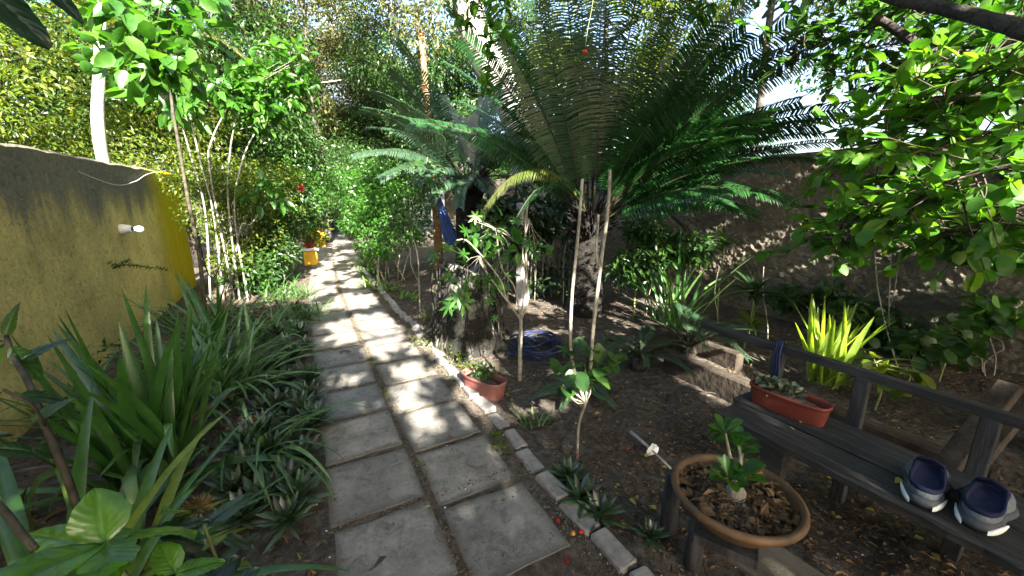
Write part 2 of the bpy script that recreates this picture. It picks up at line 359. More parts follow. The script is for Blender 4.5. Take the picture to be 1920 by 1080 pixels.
def m_slab():
    m, nt, bs, out = newmat('concrete_slab')
    oi = nt.nodes.new("ShaderNodeObjectInfo"); tc = nt.nodes.new("ShaderNodeTexCoord"); ad = nt.nodes.new("ShaderNodeVectorMath"); ad.operation = 'ADD'
    sc = nt.nodes.new("ShaderNodeVectorMath"); sc.operation = 'SCALE'; nt.links.new(oi.outputs['Location'], sc.inputs[0]); sc.inputs['Scale'].default_value = 3.7
    nt.links.new(tc.outputs['Object'], ad.inputs[0]); nt.links.new(sc.outputs[0], ad.inputs[1]); v = ad.outputs[0]
    a = noise(nt, v, 3.5, 6, .65); b = noise(nt, v, 60, 5, .7); c = noise(nt, v, 12, 5, .7, 1)
    c1 = ramp(nt, a, [(.3, (.125, .12, .112)), (.5, (.185, .178, .166)), (.7, (.27, .258, .24))])
    c2 = ramp(nt, c, [(.33, (.6, .62, .6)), (.5, (1, 1, 1)), (.72, (1.2, 1.17, 1.12))])
    x = mixc(nt, 1.0, c1.outputs[0], c2.outputs[0], 'MULTIPLY')
    tint = ramp(nt, oi.outputs['Random'], [(0, (.8, .82, .83)), (1, (1.15, 1.08, 1.0))]); x = mixc(nt, 1.0, x, tint.outputs[0], 'MULTIPLY')
    sp = ramp(nt, b, [(.3, (.5, .5, .48)), (.42, (1, 1, 1)), (.6, (1, 1, 1)), (.7, (1.5, 1.5, 1.42))]); dn = noise(nt, v, 7, 6, .75, 1.5); ds_ = ramp(nt, dn, [(.3, (.55, .58, .5)), (.42, (1, 1, 1)), (.6, (1, 1, 1)), (.72, (1.25, 1.2, 1.12))]); x = mixc(nt, 1.0, x, ds_.outputs[0], 'MULTIPLY'); x = mixc(nt, 1.0, x, sp.outputs[0], 'MULTIPLY')
    ab = nt.nodes.new("ShaderNodeVectorMath"); ab.operation = 'ABSOLUTE'; nt.links.new(tc.outputs['Object'], ab.inputs[0]); sp_ = nt.nodes.new("ShaderNodeSeparateXYZ"); nt.links.new(ab.outputs[0], sp_.inputs[0])
    mxx = nt.nodes.new("ShaderNodeMath"); mxx.operation = 'MAXIMUM'; nt.links.new(sp_.outputs[0], mxx.inputs[0]); nt.links.new(sp_.outputs[1], mxx.inputs[1])
    ed = nt.nodes.new("ShaderNodeMapRange"); nt.links.new(mxx.outputs[0], ed.inputs[0]); ed.inputs[1].default_value = .15; ed.inputs[2].default_value = .225; ed.inputs[3].default_value = 0; ed.inputs[4].default_value = .5
    ea = nt.nodes.new("ShaderNodeMath"); ea.operation = 'ADD'; nt.links.new(ed.outputs[0], ea.inputs[0]); nt.links.new(c, ea.inputs[1]); em = ramp(nt, ea.outputs[0], [(.72, (0, 0, 0)), (.95, (.75, .75, .75))])
    x = mixc(nt, em.outputs[0], x, (.075, .065, .048))
    nt.links.new(x, bs.inputs['Base Color']); bs.inputs['Roughness'].default_value = .8; bs.inputs['Specular IOR Level'].default_value = .3
    h = nt.nodes.new("ShaderNodeMath"); h.operation = 'ADD'; nt.links.new(b, h.inputs[0]); nt.links.new(c, h.inputs[1]); bump(nt, h.outputs[0], .5, .008, bs); return m
M['slab'] = m_slab()
M['brick'] = plain('edge_brick', (.14, .135, .125), (.27, .25, .23), 14, .85, .5, .008)
def m_wood():
    m, nt, bs, out = newmat('weathered_wood'); v = coord(nt, (1, 1, 1)); g = coord(nt, (40, 2.5, 40))
    a = noise(nt, g, 1, 6, .7, .3); b = noise(nt, v, 6, 4)
    c = ramp(nt, a, [(.32, (.004, .004, .004)), (.48, (.014, .0135, .013)), (.6, (.035, .034, .033)), (.72, (.07, .068, .066))]); d = ramp(nt, b, [(.35, (.7, .7, .7)), (.65, (1.2, 1.2, 1.15))])
    nt.links.new(mixc(nt, 1.0, c.outputs[0], d.outputs[0], 'MULTIPLY'), bs.inputs['Base Color']); bs.inputs['Roughness'].default_value = .75
    bump(nt, a, .7, .01, bs); return m
M['wood'] = m_wood()
M['wood_post'] = plain('weathered_post_wood', (.012, .012, .013), (.045, .045, .048), 9, .85, .6, .01, stretch=(3, 3, .5))
M['wood_brown'] = plain('brown_sleeper_wood', (.018, .014, .01), (.055, .042, .03), 8, .9, .6, .02)
def m_yellow():
    m, nt, bs, out = newmat('yellow_stucco'); v = coord(nt, 1)
    fine = noise(nt, v, 21, 7, .75, .8); big = noise(nt, v, 1.1, 6, .65); streak = noise(nt, coord(nt, (2.5, 2.5, .28)), 1.6, 5, .7)
    sx = nt.nodes.new("ShaderNodeSeparateXYZ"); tc = nt.nodes.new("ShaderNodeTexCoord"); nt.links.new(tc.outputs['Object'], sx.inputs[0])
    base = ramp(nt, fine, [(.3, (.16, .135, .07)), (.43, (.58, .47, .17)), (.7, (.78, .67, .3))])
    gr = ramp(nt, big, [(.35, (.6, .62, .62)), (.6, (1.1, 1.08, 1.0))]); x = mixc(nt, 1.0, base.outputs[0], gr.outputs[0], 'MULTIPLY')
    # grey-black weathering near the top and running down in streaks
    ht = nt.nodes.new("ShaderNodeMapRange"); nt.links.new(sx.outputs[2], ht.inputs[0]); ht.inputs[1].default_value = 1.15; ht.inputs[2].default_value = 2.1
    ad = nt.nodes.new("ShaderNodeMath"); ad.operation = 'ADD'; nt.links.new(ht.outputs[0], ad.inputs[0]); nt.links.new(streak, ad.inputs[1])
    yn = nt.nodes.new("ShaderNodeMapRange"); nt.links.new(sx.outputs[1], yn.inputs[0]); yn.inputs[1].default_value = 4.5; yn.inputs[2].default_value = 9.0; yn.inputs[3].default_value = .12; yn.inputs[4].default_value = -.3
    a2 = nt.nodes.new("ShaderNodeMath"); a2.operation = 'ADD'; nt.links.new(ad.outputs[0], a2.inputs[0]); nt.links.new(yn.outputs[0], a2.inputs[1])
    fm = nt.nodes.new('ShaderNodeMath'); fm.operation = 'MULTIPLY_ADD'; nt.links.new(fine, fm.inputs[0]); fm.inputs[1].default_value = .5; nt.links.new(a2.outputs[0], fm.inputs[2])
    mk = ramp(nt, fm.outputs[0], [(.92, (0, 0, 0)), (1.0, (.85, .85, .85))]) 
    mk.color_ramp.elements[0].position = .74; mk.color_ramp.elements[1].position = .98; fm.inputs[1].default_value = 1.1; fm2 = nt.nodes.new('ShaderNodeMath'); fm2.operation = 'SUBTRACT'; nt.links.new(fm.outputs[0], fm2.inputs[0]); fm2.inputs[1].default_value = .57; nt.links.new(fm2.outputs[0], mk.inputs[0])
    gc = ramp(nt, fine, [(.3, (.045, .048, .052)), (.7, (.17, .175, .18))])
    ye = nt.nodes.new("ShaderNodeMapRange"); nt.links.new(sx.outputs[1], ye.inputs[0]); ye.inputs[1].default_value = 1.9; ye.inputs[2].default_value = 2.7
    fy = ramp(nt, streak, [(.3, (.55, .41, .004)), (.7, (.75, .6, .008))]); x = mixc(nt, mk.outputs[0], x, gc.outputs[0]); x = mixc(nt, ye.outputs[0], x, fy.outputs[0]); nt.links.new(x, bs.inputs['Base Color']); bs.inputs['Roughness'].default_value = .9; bs.inputs['Specular IOR Level'].default_value = .2
    bump(nt, fine, .9, .03, bs); return m
M['stucco'] = m_yellow()
M['stucco_bright'] = plain('fresh_yellow_paint', (.5, .36, .01), (.68, .5, .015), 5, .8, .5, .01, stretch=(1, 1, .3), bsc=30)
def m_dark_wall():
    m, nt, bs, out = newmat('rough_brown_render'); v = coord(nt, (1, 1, 1.6)); fine = noise(nt, v, 13, 8, .75, .6); big = noise(nt, v, .9, 5)
    c = ramp(nt, fine, [(.3, (.085, .075, .055)), (.7, (.29, .26, .2))]); d = ramp(nt, big, [(.35, (.55, .55, .5)), (.65, (1.15, 1.1, 1.05))])
    nt.links.new(mixc(nt, 1.0, c.outputs[0], d.outputs[0], 'MULTIPLY'), bs.inputs['Base Color']); bs.inputs['Roughness'].default_value = .9
    bump(nt, fine, 1.0, .05, bs); return m
M['darkwall'] = m_dark_wall()
M['rock'] = plain('mossy_stump_bark', (.015, .015, .011), (.26, .25, .22), 5, .9, 1, .06, det=7, stops=(.5, .64))
M['glass'] = None
m, nt_, bs_, o_ = newmat('bulb_glass'); bs_.inputs['Base Color'].default_value = (.9, .92, .95, 1); bs_.inputs['Roughness'].default_value = .05; bs_.inputs['Transmission Weight'].default_value = .6; M['glass'] = m

# ------------------------------------------------------------------ setting
def spaced(a, b, st): return np.arange(a, b + 1e-6, st)
xs = np.concatenate([[-260, -120, -60, -30, -15, -9], spaced(-6, -1.2, .2), spaced(-1.15, 3.5, .03), spaced(3.6, 7, .12), [9, 14, 25, 60, 120, 260]])
ys = np.concatenate([[-260, -120, -60, -20, -8, -4], spaced(-2, .2, .15), spaced(.25, 4.5, .03), spaced(4.6, 10, .1), spaced(10.5, 22, .5), [28, 40, 70, 140, 260]])
XX, YY = np.meshgrid(xs, ys, indexing='ij')
def ground_z(X, Y):
    X = np.asarray(X, float); Y = np.asarray(Y, float)
    h = (fbm(X * 1.3, Y * 1.3, 1) - .5) * .07 + (fbm(X * 9, Y * 9, 3) - .5) * .03
    p = np.clip(1 - np.maximum(-.05 - X, X - 1.05) / .15, 0, 1) * (Y < 18)
    h = h * (1 - p) + p * ((fbm(X * 14, Y * 14, 2) - .5) * .012 + .0215)
    return h * np.clip((12 - np.abs(Y)) / 3, .15, 1)
ZZ = ground_z(XX, YY); nx, ny = XX.shape
ii = (np.arange(nx - 1)[:, None] * ny + np.arange(ny - 1)[None]).ravel()
g = MB(); g.add(np.stack([XX, YY, ZZ], -1).reshape(-1, 3), np.stack([ii, ii + ny, ii + ny + 1, ii + 1], 1))
struct(g.build('ground', M['soil']))

# paving slabs: two columns running away along +Y
def slab_mesh(wx, wy, seed):
    mb = MB(); n = 9; t = np.linspace(-.5, .5, n); rg = np.random.default_rng(seed)
    e = lambda: np.convolve(rg.normal(0, .006, n + 2), [.33, .34, .33], 'valid')
    ring = []
    e1, e2, e3, e4 = e(), e(), e(), e()
    for i in range(n - 1): ring.append((t[i] * wx, -wy / 2 + e1[i]))
    for i in range(n - 1): ring.append((wx / 2 + e2[i], t[i] * wy))
    for i in range(n - 1): ring.append((-t[i] * wx, wy / 2 + e3[i]))
    for i in range(n - 1): ring.append((-wx / 2 + e4[i], -t[i] * wy))
    R = np.array(ring); k = len(R); V = []
    for z, s in ((-.04, 1), (.012, 1), (.02, .992), (.023, .975)): V.append(np.column_stack([R * s, np.full(k, z)]))
    j = np.arange(k); V = np.vstack(V)
    F = np.vstack([np.stack([i * k + j, i * k + (j + 1) % k, (i + 1) * k + (j + 1) % k, (i + 1) * k + j], 1) for i in range(3)])
    mb.add(V, [F, (3 * k + j)[None]], 0, False); return mb
protos = [slab_mesh(.442, .447, s).build('paving_slab', M['slab'], None) for s in range(4)]
ordn = ['first', 'second', 'third', 'fourth', 'fifth', 'sixth', 'seventh', 'eighth', 'ninth', 'tenth', 'eleventh', 'twelfth']
used = set(); RS = .435
def nth(i):
    a = ordn + ['thirteenth', 'fourteenth', 'fifteenth', 'sixteenth', 'seventeenth', 'eighteenth', 'nineteenth']
    if i < 19: return a[i]
    t_ = ['twentieth', 'thirtieth', 'fortieth'][(i + 1) // 10 - 2]; o_ = (i + 1) % 10
    return t_ if o_ == 0 else ['twenty', 'thirty', 'forty'][(i + 1) // 10 - 2] + ' ' + ordn[o_ - 1]
for colm, (cx, y0) in enumerate(((.195, .98), (.67, 1.355))):
    yy = y0 - 1 * .0; r = 0
    while yy < 10.2:
        if r < 0: pass
        k = int(rng.integers(4)); src = protos[k]
        if k in used: o = src.copy(); COL.objects.link(o)
        else: o = src; used.add(k)
        bend = .0 if yy < 7 else (yy - 7) * .045
        o.location = (cx + bend + U(-.008, .008), yy, U(-.003, .004) + .004); o.rotation_euler = (U(-.008, .008), U(-.008, .008), U(-.03, .03) - (.0 if yy < 7 else .045))
        side = 'left' if colm == 0 else 'right'
        lab = ('grey concrete path slab, %s from the camera in the %s column of the path' % (nth(r), side))
        tag(o, lab, 'paving slab', 'concrete slabs paving the garden path')
        yy += .48; r += 1
_y = np.linspace(9.9, 19, 60); mb = MB(); V = []
for y_ in _y:
    c_ = .43 + (y_ - 7) * .05; 
    for k_, u_ in enumerate(np.linspace(-1, 1, 9)): V.append((c_ + u_ * .62 + (U(-.06, .06) if abs(u_) == 1 else 0), y_, .034 - .03 * abs(u_) ** 6 + U(-.004, .004)))
ii_ = (np.arange(59)[:, None] * 9 + np.arange(8)[None]).ravel(); mb.add(np.array(V), np.stack([ii_, ii_ + 1, ii_ + 10, ii_ + 9], 1)); struct(mb.build('path', plain('sandy_path', (.12, .11, .095), (.27, .25, .22), 9, .95, .6, .02)))
# thin brick edging along the right side of the path
bp = MB(); box(bp, (0, 0, 0), (.085, .2, .09), None, 0, .008, .002); bp = bp.build('edging_brick', M['brick']); first = True
ye = .80; r = 0
while ye < 9.5:
    o = bp if first else bp.copy()
    if not first: COL.objects.link(o)
    first = False
    o.location = (1.03 + U(-.02, .02), ye, .0 + U(-.014, .008)); o.rotation_euler = (U(-.06, .06), U(-.06, .06), U(-.12, .12)); o.scale = (U(.9, 1.1), U(.85, 1.1), 1)
    lab = 'pale edging brick beside the path, %s from the camera' % ordn[r] if r < 10 else 'pale edging brick beside the path, %s from the camera' % nth(r)
    tag(o, lab, 'brick', 'bricks edging the right side of the path'); ye += .213 + U(0, .03); r += 1
# walls
def wallmesh(x0, x1, y0, y1, h, n=60):
    mb = MB(); ys_ = np.linspace(y0, y1, n); top = h + (fbm(ys_ * 1.5, ys_ * 0, 4) - .5) * .018 + (fbm(ys_ * 9, ys_ * 0, 2) - .5) * .03
    V = []
    for y_, t_ in zip(ys_, top): V += [(x0, y_, -.1), (x1, y_, -.1), (x1, y_, t_ - .02), (x1 - .02 * np.sign(x1 - x0), y_, t_), (x0 + .02 * np.sign(x1 - x0), y_, t_), (x0, y_, t_ - .02)]
    F = []
    for i in range(n - 1):
        for k in range(6): a = i * 6 + k; b = i * 6 + (k + 1) % 6; F.append((a, b, b + 6, a + 6))
    mb.add(np.array(V), [np.array(F), np.arange(6)[::-1][None], ((n - 1) * 6 + np.arange(6))[None]], 0, False); return mb
WX = -1.75
lw = thing('garden_wall', 'weathered yellow stucco wall with blackened top on the left', 'wall', (WX, 5, 0))
P(wallmesh(WX - .16, WX, -3, 8.6, 1.87, 90), 'wall_face', M['stucco'], lw)
RX = 5.3
mbw = wallmesh(RX + .2, RX + .03, -4, 16, 2.02, 90)
_y = np.concatenate([spaced(-4, .1, .05), spaced(.12, 5.4, .014), spaced(5.45, 16, .07)]); _z = np.concatenate([spaced(-.1, 1.5, .016), spaced(1.53, 2.02, .03)]); _Y, _Z = np.meshgrid(_y, _z, indexing='ij')
_d = (fbm(_Y * 12, _Z * 20, 1, 4) - .5) * .035 + (fbm(_Y * 34, _Z * 38, 2, 2) - .5) * .022 + (fbm(_Y * 1.1, _Z * 1.3, 4, 3) - .5) * .02 + rng.normal(0, .0025, _Y.shape)
_V = np.stack([RX - .005 + _d, _Y, _Z], -1).reshape(-1, 3); _i = (np.arange(len(_y) - 1)[:, None] * len(_z) + np.arange(len(_z) - 1)[None]).ravel()
mbw.add(_V, np.stack([_i, _i + 1, _i + 1 + len(_z), _i + len(_z)], 1), 0, True)
rw = mbw.build('boundary_wall', M['darkwall'])
tag(rw, 'rough dark brown rendered wall along the right behind the bench', 'wall')

# ------------------------------------------------------------------ small builders for plants
def sphdirs(n, zmin=-1, zmax=1):
    z = U(zmin, zmax, n); a = U(0, 2 * math.pi, n); s = np.sqrt(1 - z * z); return np.stack([s * np.cos(a), s * np.sin(a), z], 1)
def foliage_cloud(mb, centres, radii, n, L, Wr=.5, tm='kite', droop=.3, m=0, keep=None, surf=.5, Lv=.35):
    """leaves in clumps: centres (k,3), radii (k,)"""
    centres = np.atleast_2d(centres); k = len(centres); radii = np.broadcast_to(radii, k)
    pr = radii ** 2 / np.sum(radii ** 2); c = rng.choice(k, n, p=pr); d = sphdirs(n)
    rr = radii[c] * U(0, 1, n) ** surf; pos = centres[c] + d * rr[:, None] * np.array([1, 1, .75])
    if keep is not None:
        kp = keep(pos); pos = pos[kp]; d = d[kp]
    n = len(pos); dr = nrm(d * .8 + rng.normal(0, .7, (n, 3)) + np.array([0, 0, -droop])); nn = nrm(np.array([0, 0, 1.]) + rng.normal(0, .55, (n, 3)))
    LL = L * U(1 - Lv, 1 + Lv, n); leaves(mb, pos, dr, nn, LL, LL * Wr, tm, m)
def wob(a, b, n=8, amp=.05):
    t = np.linspace(0, 1, n)[:, None]; p = np.asarray(a) * (1 - t) + np.asarray(b) * t
    o = rng.normal(0, amp, (n, 3)); o[0] = 0; o[-1] = 0; return smoothpath(p + o, n * 2)
def tree(name, label, cat, base, h, crown_c, crown_r, nclump, nleaf, L, lm, bark, tr=.12, group=None, clump_r=(.5, .9), tm='kite', Wr=.5, lean=(0, 0), limbs=7, keep=None, rootname='crown', droop=.3):
    base = np.asarray(base, float); cc = np.asarray(crown_c, float); cr = np.asarray(crown_r, float)
    t = thing(name, label, cat, base, 0, group)
    top = np.array([base[0] + lean[0], base[1] + lean[1], h]); mb = MB(); tp = wob(base - [0, 0, .1], top, 6, tr * .5)
    tube(mb, tp, np.linspace(tr, tr * .55, len(tp)) * (1 + .35 * np.exp(-np.linspace(0, 8, len(tp)))), 10, 0, True, .06); P(mb, 'trunk', bark, t)
    d = sphdirs(nclump); rad = U(.3, 1, nclump)[:, None] ** .6; C = cc + d * rad * cr; lb = MB()
    for i in range(limbs):
        e = C[i % nclump]; tube(lb, wob(tp[-1 - (i % 4)], e, 5, np.linalg.norm(cr) * .06), np.linspace(tr * .4, tr * .08, 10), 6)
    for i in range(min(nclump, 40)):
        j = rng.integers(nclump); tube(lb, wob(C[i], C[i] * .6 + C[j] * .4, 3, .12), np.linspace(.018, .006, 6), 4)
    P(lb, 'branches', bark, t)
    cr_ = MB(); foliage_cloud(cr_, C, U(clump_r[0], clump_r[1], nclump), nleaf, L, Wr, tm, droop, 0, keep); P(cr_, rootname, lm, t)
    return t

# ------------------------------------------------------------------ overhead canopy, its gaps shaped to place the sun patches
SH = SUNV[:2] / SUNV[2]
def lit(X, Y):  # hand-placed openings that decide where sun gets through the leaves
    """how open the leaf cover is above the ground point that a sun ray reaches"""
    o = np.zeros_like(X)
    def ell(cx, cy, rx, ry, s=1.0):
        nonlocal o
        q = ((X - cx) / rx) ** 2 + ((Y - cy) / ry) ** 2; o = np.maximum(o, s * np.clip(1.35 - q, 0, 1))
    def op(p, r, st=1.0, ry=None):
        ell(p[0] - SH[0] * p[2], p[1] - SH[1] * p[2], r, ry or r * 1.3, st)
    ell(.55, 4.6, .42, .9); ell(.45, 6.0, .5, .6, .66); ell(.35, 7.4, .7, .9, .66); ell(.7, 9.2, .9, 1.3, .62); ell(1.0, 12.5, 1.4, 2.6, .6); ell(1.3, 16, 2, 2, .6)
    ell(.72, 3.2, .28, .32); ell(.97, 2.5, .13, .32); ell(.6, 2.6, .14, .34); ell(.48, 2.08, .055, .2); ell(.25, 2.75, .1, .1); ell(.8, 1.95, .08, .14, .9); ell(.15, 3.35, .2, .13, .8); ell(1.05, 3.2, .1, .5)
    ell(1.35, 2.35, .16, .2); ell(1.6, 2.15, .22, .1); ell(1.75, 2.5, .1, .25); ell(2.1, 1.75, .07, .2); ell(2.3, 3.6, .5, .16); ell(2.8, 2.9, .28, .13); ell(1.4, 3.2, .2, .3)
    ell(2.9, 2.0, .1, .5); ell(3.3, 2.6, .12, .4, .9); ell(3.9, 2.4, .3, .5, .8); ell(3.0, 1.1, .06, .4)
    op(G(1548, 690, .45), .34, 1.0, .5); op(G(1395, 640, .3), .25); op(G(1620, 660, .4), .2)
    ell(-1.2, 9.5, 1.3, 2.4); ell(-1.6, 12, 2.5, 3); ell(-4.5, 10, 2.6, 5.5); ell(1.9, 9.0, .9, 1.4, .8); ell(1.2, 3.1, .2, .3)
    for gy_, h_ in ((3.35, .3), (2.5, .24), (1.75, .2), (4.4, .25), (5.4, .15)): ell(5.5, gy_, .3, h_, .95)
    op(DD(860, 570, 2.6), .25); op(DD(900, 430, 2.9), .3, .8); op(DD(195, 980, 1.0), .01, .01); op(DD(740, 320, 6.0), .8, .25); op(DD(960, 340, 4.0), .4, .7)
    op(DD(1850, 60, 3.3), 1.1, .8); op(DD(1650, 60, 3.5), .9, .8); op(DD(1600, 380, 2.7), .4, .3); op(DD(1800, 300, 2.5), .5, .28); op(DD(1850, 560, 3.5), .2, .8)
    op(DD(1082, 450, 2.1), .12, .7); op(DD(890, 40, 8.5), .7); op(DD(975, 500, 3.1), .12, .8); op(DD(270, 100, 3.6), .8, .8); op(DD(1130, 450, 2.2), .12, .7)
    op(DD(130, 760, 1.6), .12, .6)
    n = fbm(X * 4.2, Y * 2.8, 5, 3); n2 = fbm(X * 1.6 + 9, Y * 1.4, 6, 3)
    return np.clip(o - np.clip((n - .58) * 6, 0, 1) * (.1 + .8 * (o < .7)), 0, 1)
def canopy_keep(pos):
    z = pos[:, 2]; gx = pos[:, 0] - SH[0] * z; gy = pos[:, 1] - SH[1] * z
    o = lit(gx, gy); p = np.where(gy > np.where(gx > 1.5, 14.5, 11.5), .25, 1.0) * (1 - np.clip(o * 3.5, 0, 1)); return rng.random(len(pos)) < p
def canopy_tree(label, base, centre, half, n, bark, tr, zr, clip=None, L=.15, nm='unseen_shade_tree', mat='canopy', trunk_pts=None):
    t = thing(nm, label, 'tree', base)
    c = np.asarray(centre, float); top = np.array([c[0] * .55 + base[0] * .45, c[1] * .55 + base[1] * .45, zr[0] - .2]); mb = MB()
    pts = smoothpath(trunk_pts, 16) if trunk_pts is not None else wob(np.array(base) - [0, 0, .1], top, 6, .06)
    tube(mb, pts, np.linspace(tr, tr * .6, len(pts)), 12, 0, True, .07); P(mb, 'trunk', bark, t)
    for i in range(9):
        lb = MB(); a = 2 * math.pi * i / 9 + U(-.2, .2); e = c + np.array([math.cos(a) * half[0] * .85, math.sin(a) * half[1] * .85, U(.2, .9) * (zr[1] - zr[0]) - (c[2] - zr[0])])
        mid = pts[-1] * .5 + e * .5 + [0, 0, .35]; q = smoothpath([pts[-1], mid, e], 12); tube(lb, q, np.linspace(min(tr * .3, .05), .012, 12), 6)
        for k in range(4):
            s = q[int(U(4, 11))]; tube(lb, wob(s, s + rng.normal(0, .6, 3) * [1, 1, .3], 3, .05), np.linspace(.02, .006, 6), 4)
        P(lb, 'limb', bark, t)
    pos = np.stack([U(c[0] - half[0], c[0] + half[0], n), U(c[1] - half[1], c[1] + half[1], n), U(zr[0], zr[1], n)], 1)
    if clip is not None: pos = pos[clip(pos)]
    pos = pos[canopy_keep(pos)]; k = len(pos); LL = L * U(.6, 1.25, k)
    cm = MB(); leaves(cm, pos, nrm(rng.normal(0, 1, (k, 3)) * [1, 1, .6]), nrm(SUNV + rng.normal(0, .5, (k, 3))), LL, LL * .66, 'kite'); P(cm, 'crown', M[mat], t); return t
wt0 = DD(190, 280, 7.6)
canopy_tree('tree with slender white trunk rising behind the yellow wall', (wt0[0], wt0[1], 0), (-3.2, 6.6, 5.8), (2.6, 3.2), 5000, M['bark_white'], .075, (4.9, 6.6), nm='white_trunk_tree',
            trunk_pts=[(wt0[0], wt0[1], -.1), wt0, DD(186, 150, 7.6), DD(190, 40, 7.6), DD(200, -80, 7.5)])
bt = DD(1010, 420, 8.6)
canopy_tree('large tree with thick pale sunlit leaning trunk behind the cycads', (bt[0], bt[1], 0), (2.6, 9.5, 7.0), (3.2, 3.6), 6000, M['bark_white'], .42, (6.0, 8.2), nm='pale_trunk_tree',
            trunk_pts=[(bt[0], bt[1], -.1), DD(990, 280, 8.6), DD(935, 150, 8.6), DD(890, 60, 8.5), DD(868, -60, 8.4)])
# unseen crowns added behind the viewer to shade near path, bench and left bed
canopy_tree('unseen spreading tree added behind the viewer on the left, crown gaps shaped for sun patches', (-2.9, -3.2, 0), (-2.2, -2.2, 4.5), (3.5, 7.0), 66000, M['bark'], .2, (3.5, 5.3), clip=lambda p: p[:, 0] < 1.2, L=.15)
canopy_tree('unseen spreading tree added behind the viewer on the right, crown gaps shaped for sun patches', (3.2, -5.2, 0), (3.4, -1.9, 4.6), (3.4, 7.4), 84000, M['bark'], .22, (3.6, 5.6), clip=lambda p: (p[:, 0] >= 1.2) & (p[:, 1] < 4.4) & ((p[:, 1] < 2.5) | (p[:, 2] > 4.4)), L=.15)
canopy_tree('dark trunked tree at the right edge behind the bench', (3.78, .12, 0), (5.6, -1.2, 4.6), (2.6, 4.6), 16000, M['bark'], .17, (3.9, 5.4), nm='bench_tree', clip=lambda p: (p[:, 0] >= 5.9),
            trunk_pts=[(3.78, .12, -.1), (3.75, .15, .8), (3.66, .2, 1.5), (3.72, .3, 2.6), (3.9, .6, 4.0)])

# ------------------------------------------------------------------ cycads
def frond(parent, p0, p1, p2, ln, lw, mat, npair=62, vee=.25, sweep=.5, droop=.25, face=0.0):
    ts = np.linspace(0, 1, 26)[:, None]; p0, p1, p2 = map(np.asarray, (p0, p1, p2))
    pts = (1 - ts) ** 2 * p0 + 2 * ts * (1 - ts) * p1 + ts ** 2 * p2
    Tn = nrm(np.gradient(pts, axis=0)); hz = p2 - p0; hz = hz * [1, 1, 0]
    Sd = nrm(np.cross(nrm(hz + 1e-6), [0, 0, 1.])); mb = MB()
    if face: Sd = nrm(Sd * (1 - face) + nrm(np.cross(Tn[12], [-.35, -.85, .15])) * face * np.sign(np.dot(Sd, np.cross(Tn[12], [-.35, -.85, .15])) or 1))
    tube(mb, pts, np.linspace(.014, .004, 26), 5, 1)
    tw = U(-.35, .35)
    for sg in (-1, 1):
        s = np.linspace(.17, .995, npair) + rng.normal(0, .002, npair); s = np.clip(s, 0, .999); i = (s * 25).astype(int); f = (s * 25 - i)[:, None]
        base = pts[i] * (1 - f) + pts[np.minimum(i + 1, 25)] * f; t = nrm(Tn[i]); side = nrm(Sd - t * np.sum(t * Sd, 1)[:, None]); up = np.cross(side, t)
        up = up * np.where(np.sum(up * [0, 0, 1], 1, keepdims=True) < -1, -1, 1)
        side, up = side * math.cos(tw) + up * math.sin(tw), up * math.cos(tw) - side * math.sin(tw)
        L = ln * np.sin(np.clip(.25 + s * 1.0, 0, 1) * math.pi * .93) ** .6 * U(.9, 1.08, npair)
        L = np.where(s < .4, L * (.25 + s / .4 * .75), L)
        d0 = nrm(side * sg + t * (sweep + s[:, None] * .5) + up * vee); d1 = nrm(d0 + t * .25 + np.array([0, 0, -droop])); d2 = nrm(d1 + t * .35 + np.array([0, 0, -droop * 1.5]))
        a = base; b = a + d0 * (L * .35)[:, None]; c = b + d1 * (L * .35)[:, None]; e = c + d2 * (L * .3)[:, None]
        V = []; Wd = np.cross(d0, up); Wd = nrm(Wd)
        for q, ww in ((a, .7), (b, 1.), (c, .8)): V += [q - Wd * lw / 2 * ww, q + Wd * lw / 2 * ww]
        V = np.stack(V + [e], 1).reshape(-1, 3); o = (np.arange(npair) * 7)[:, None]
        mb.add(V, [np.vstack([o + [0, 1, 3, 2], o + [2, 3, 5, 4]]), o + [4, 5, 6]], 0, False)
    return P(mb, 'frond', [mat, M['rachis']], parent)
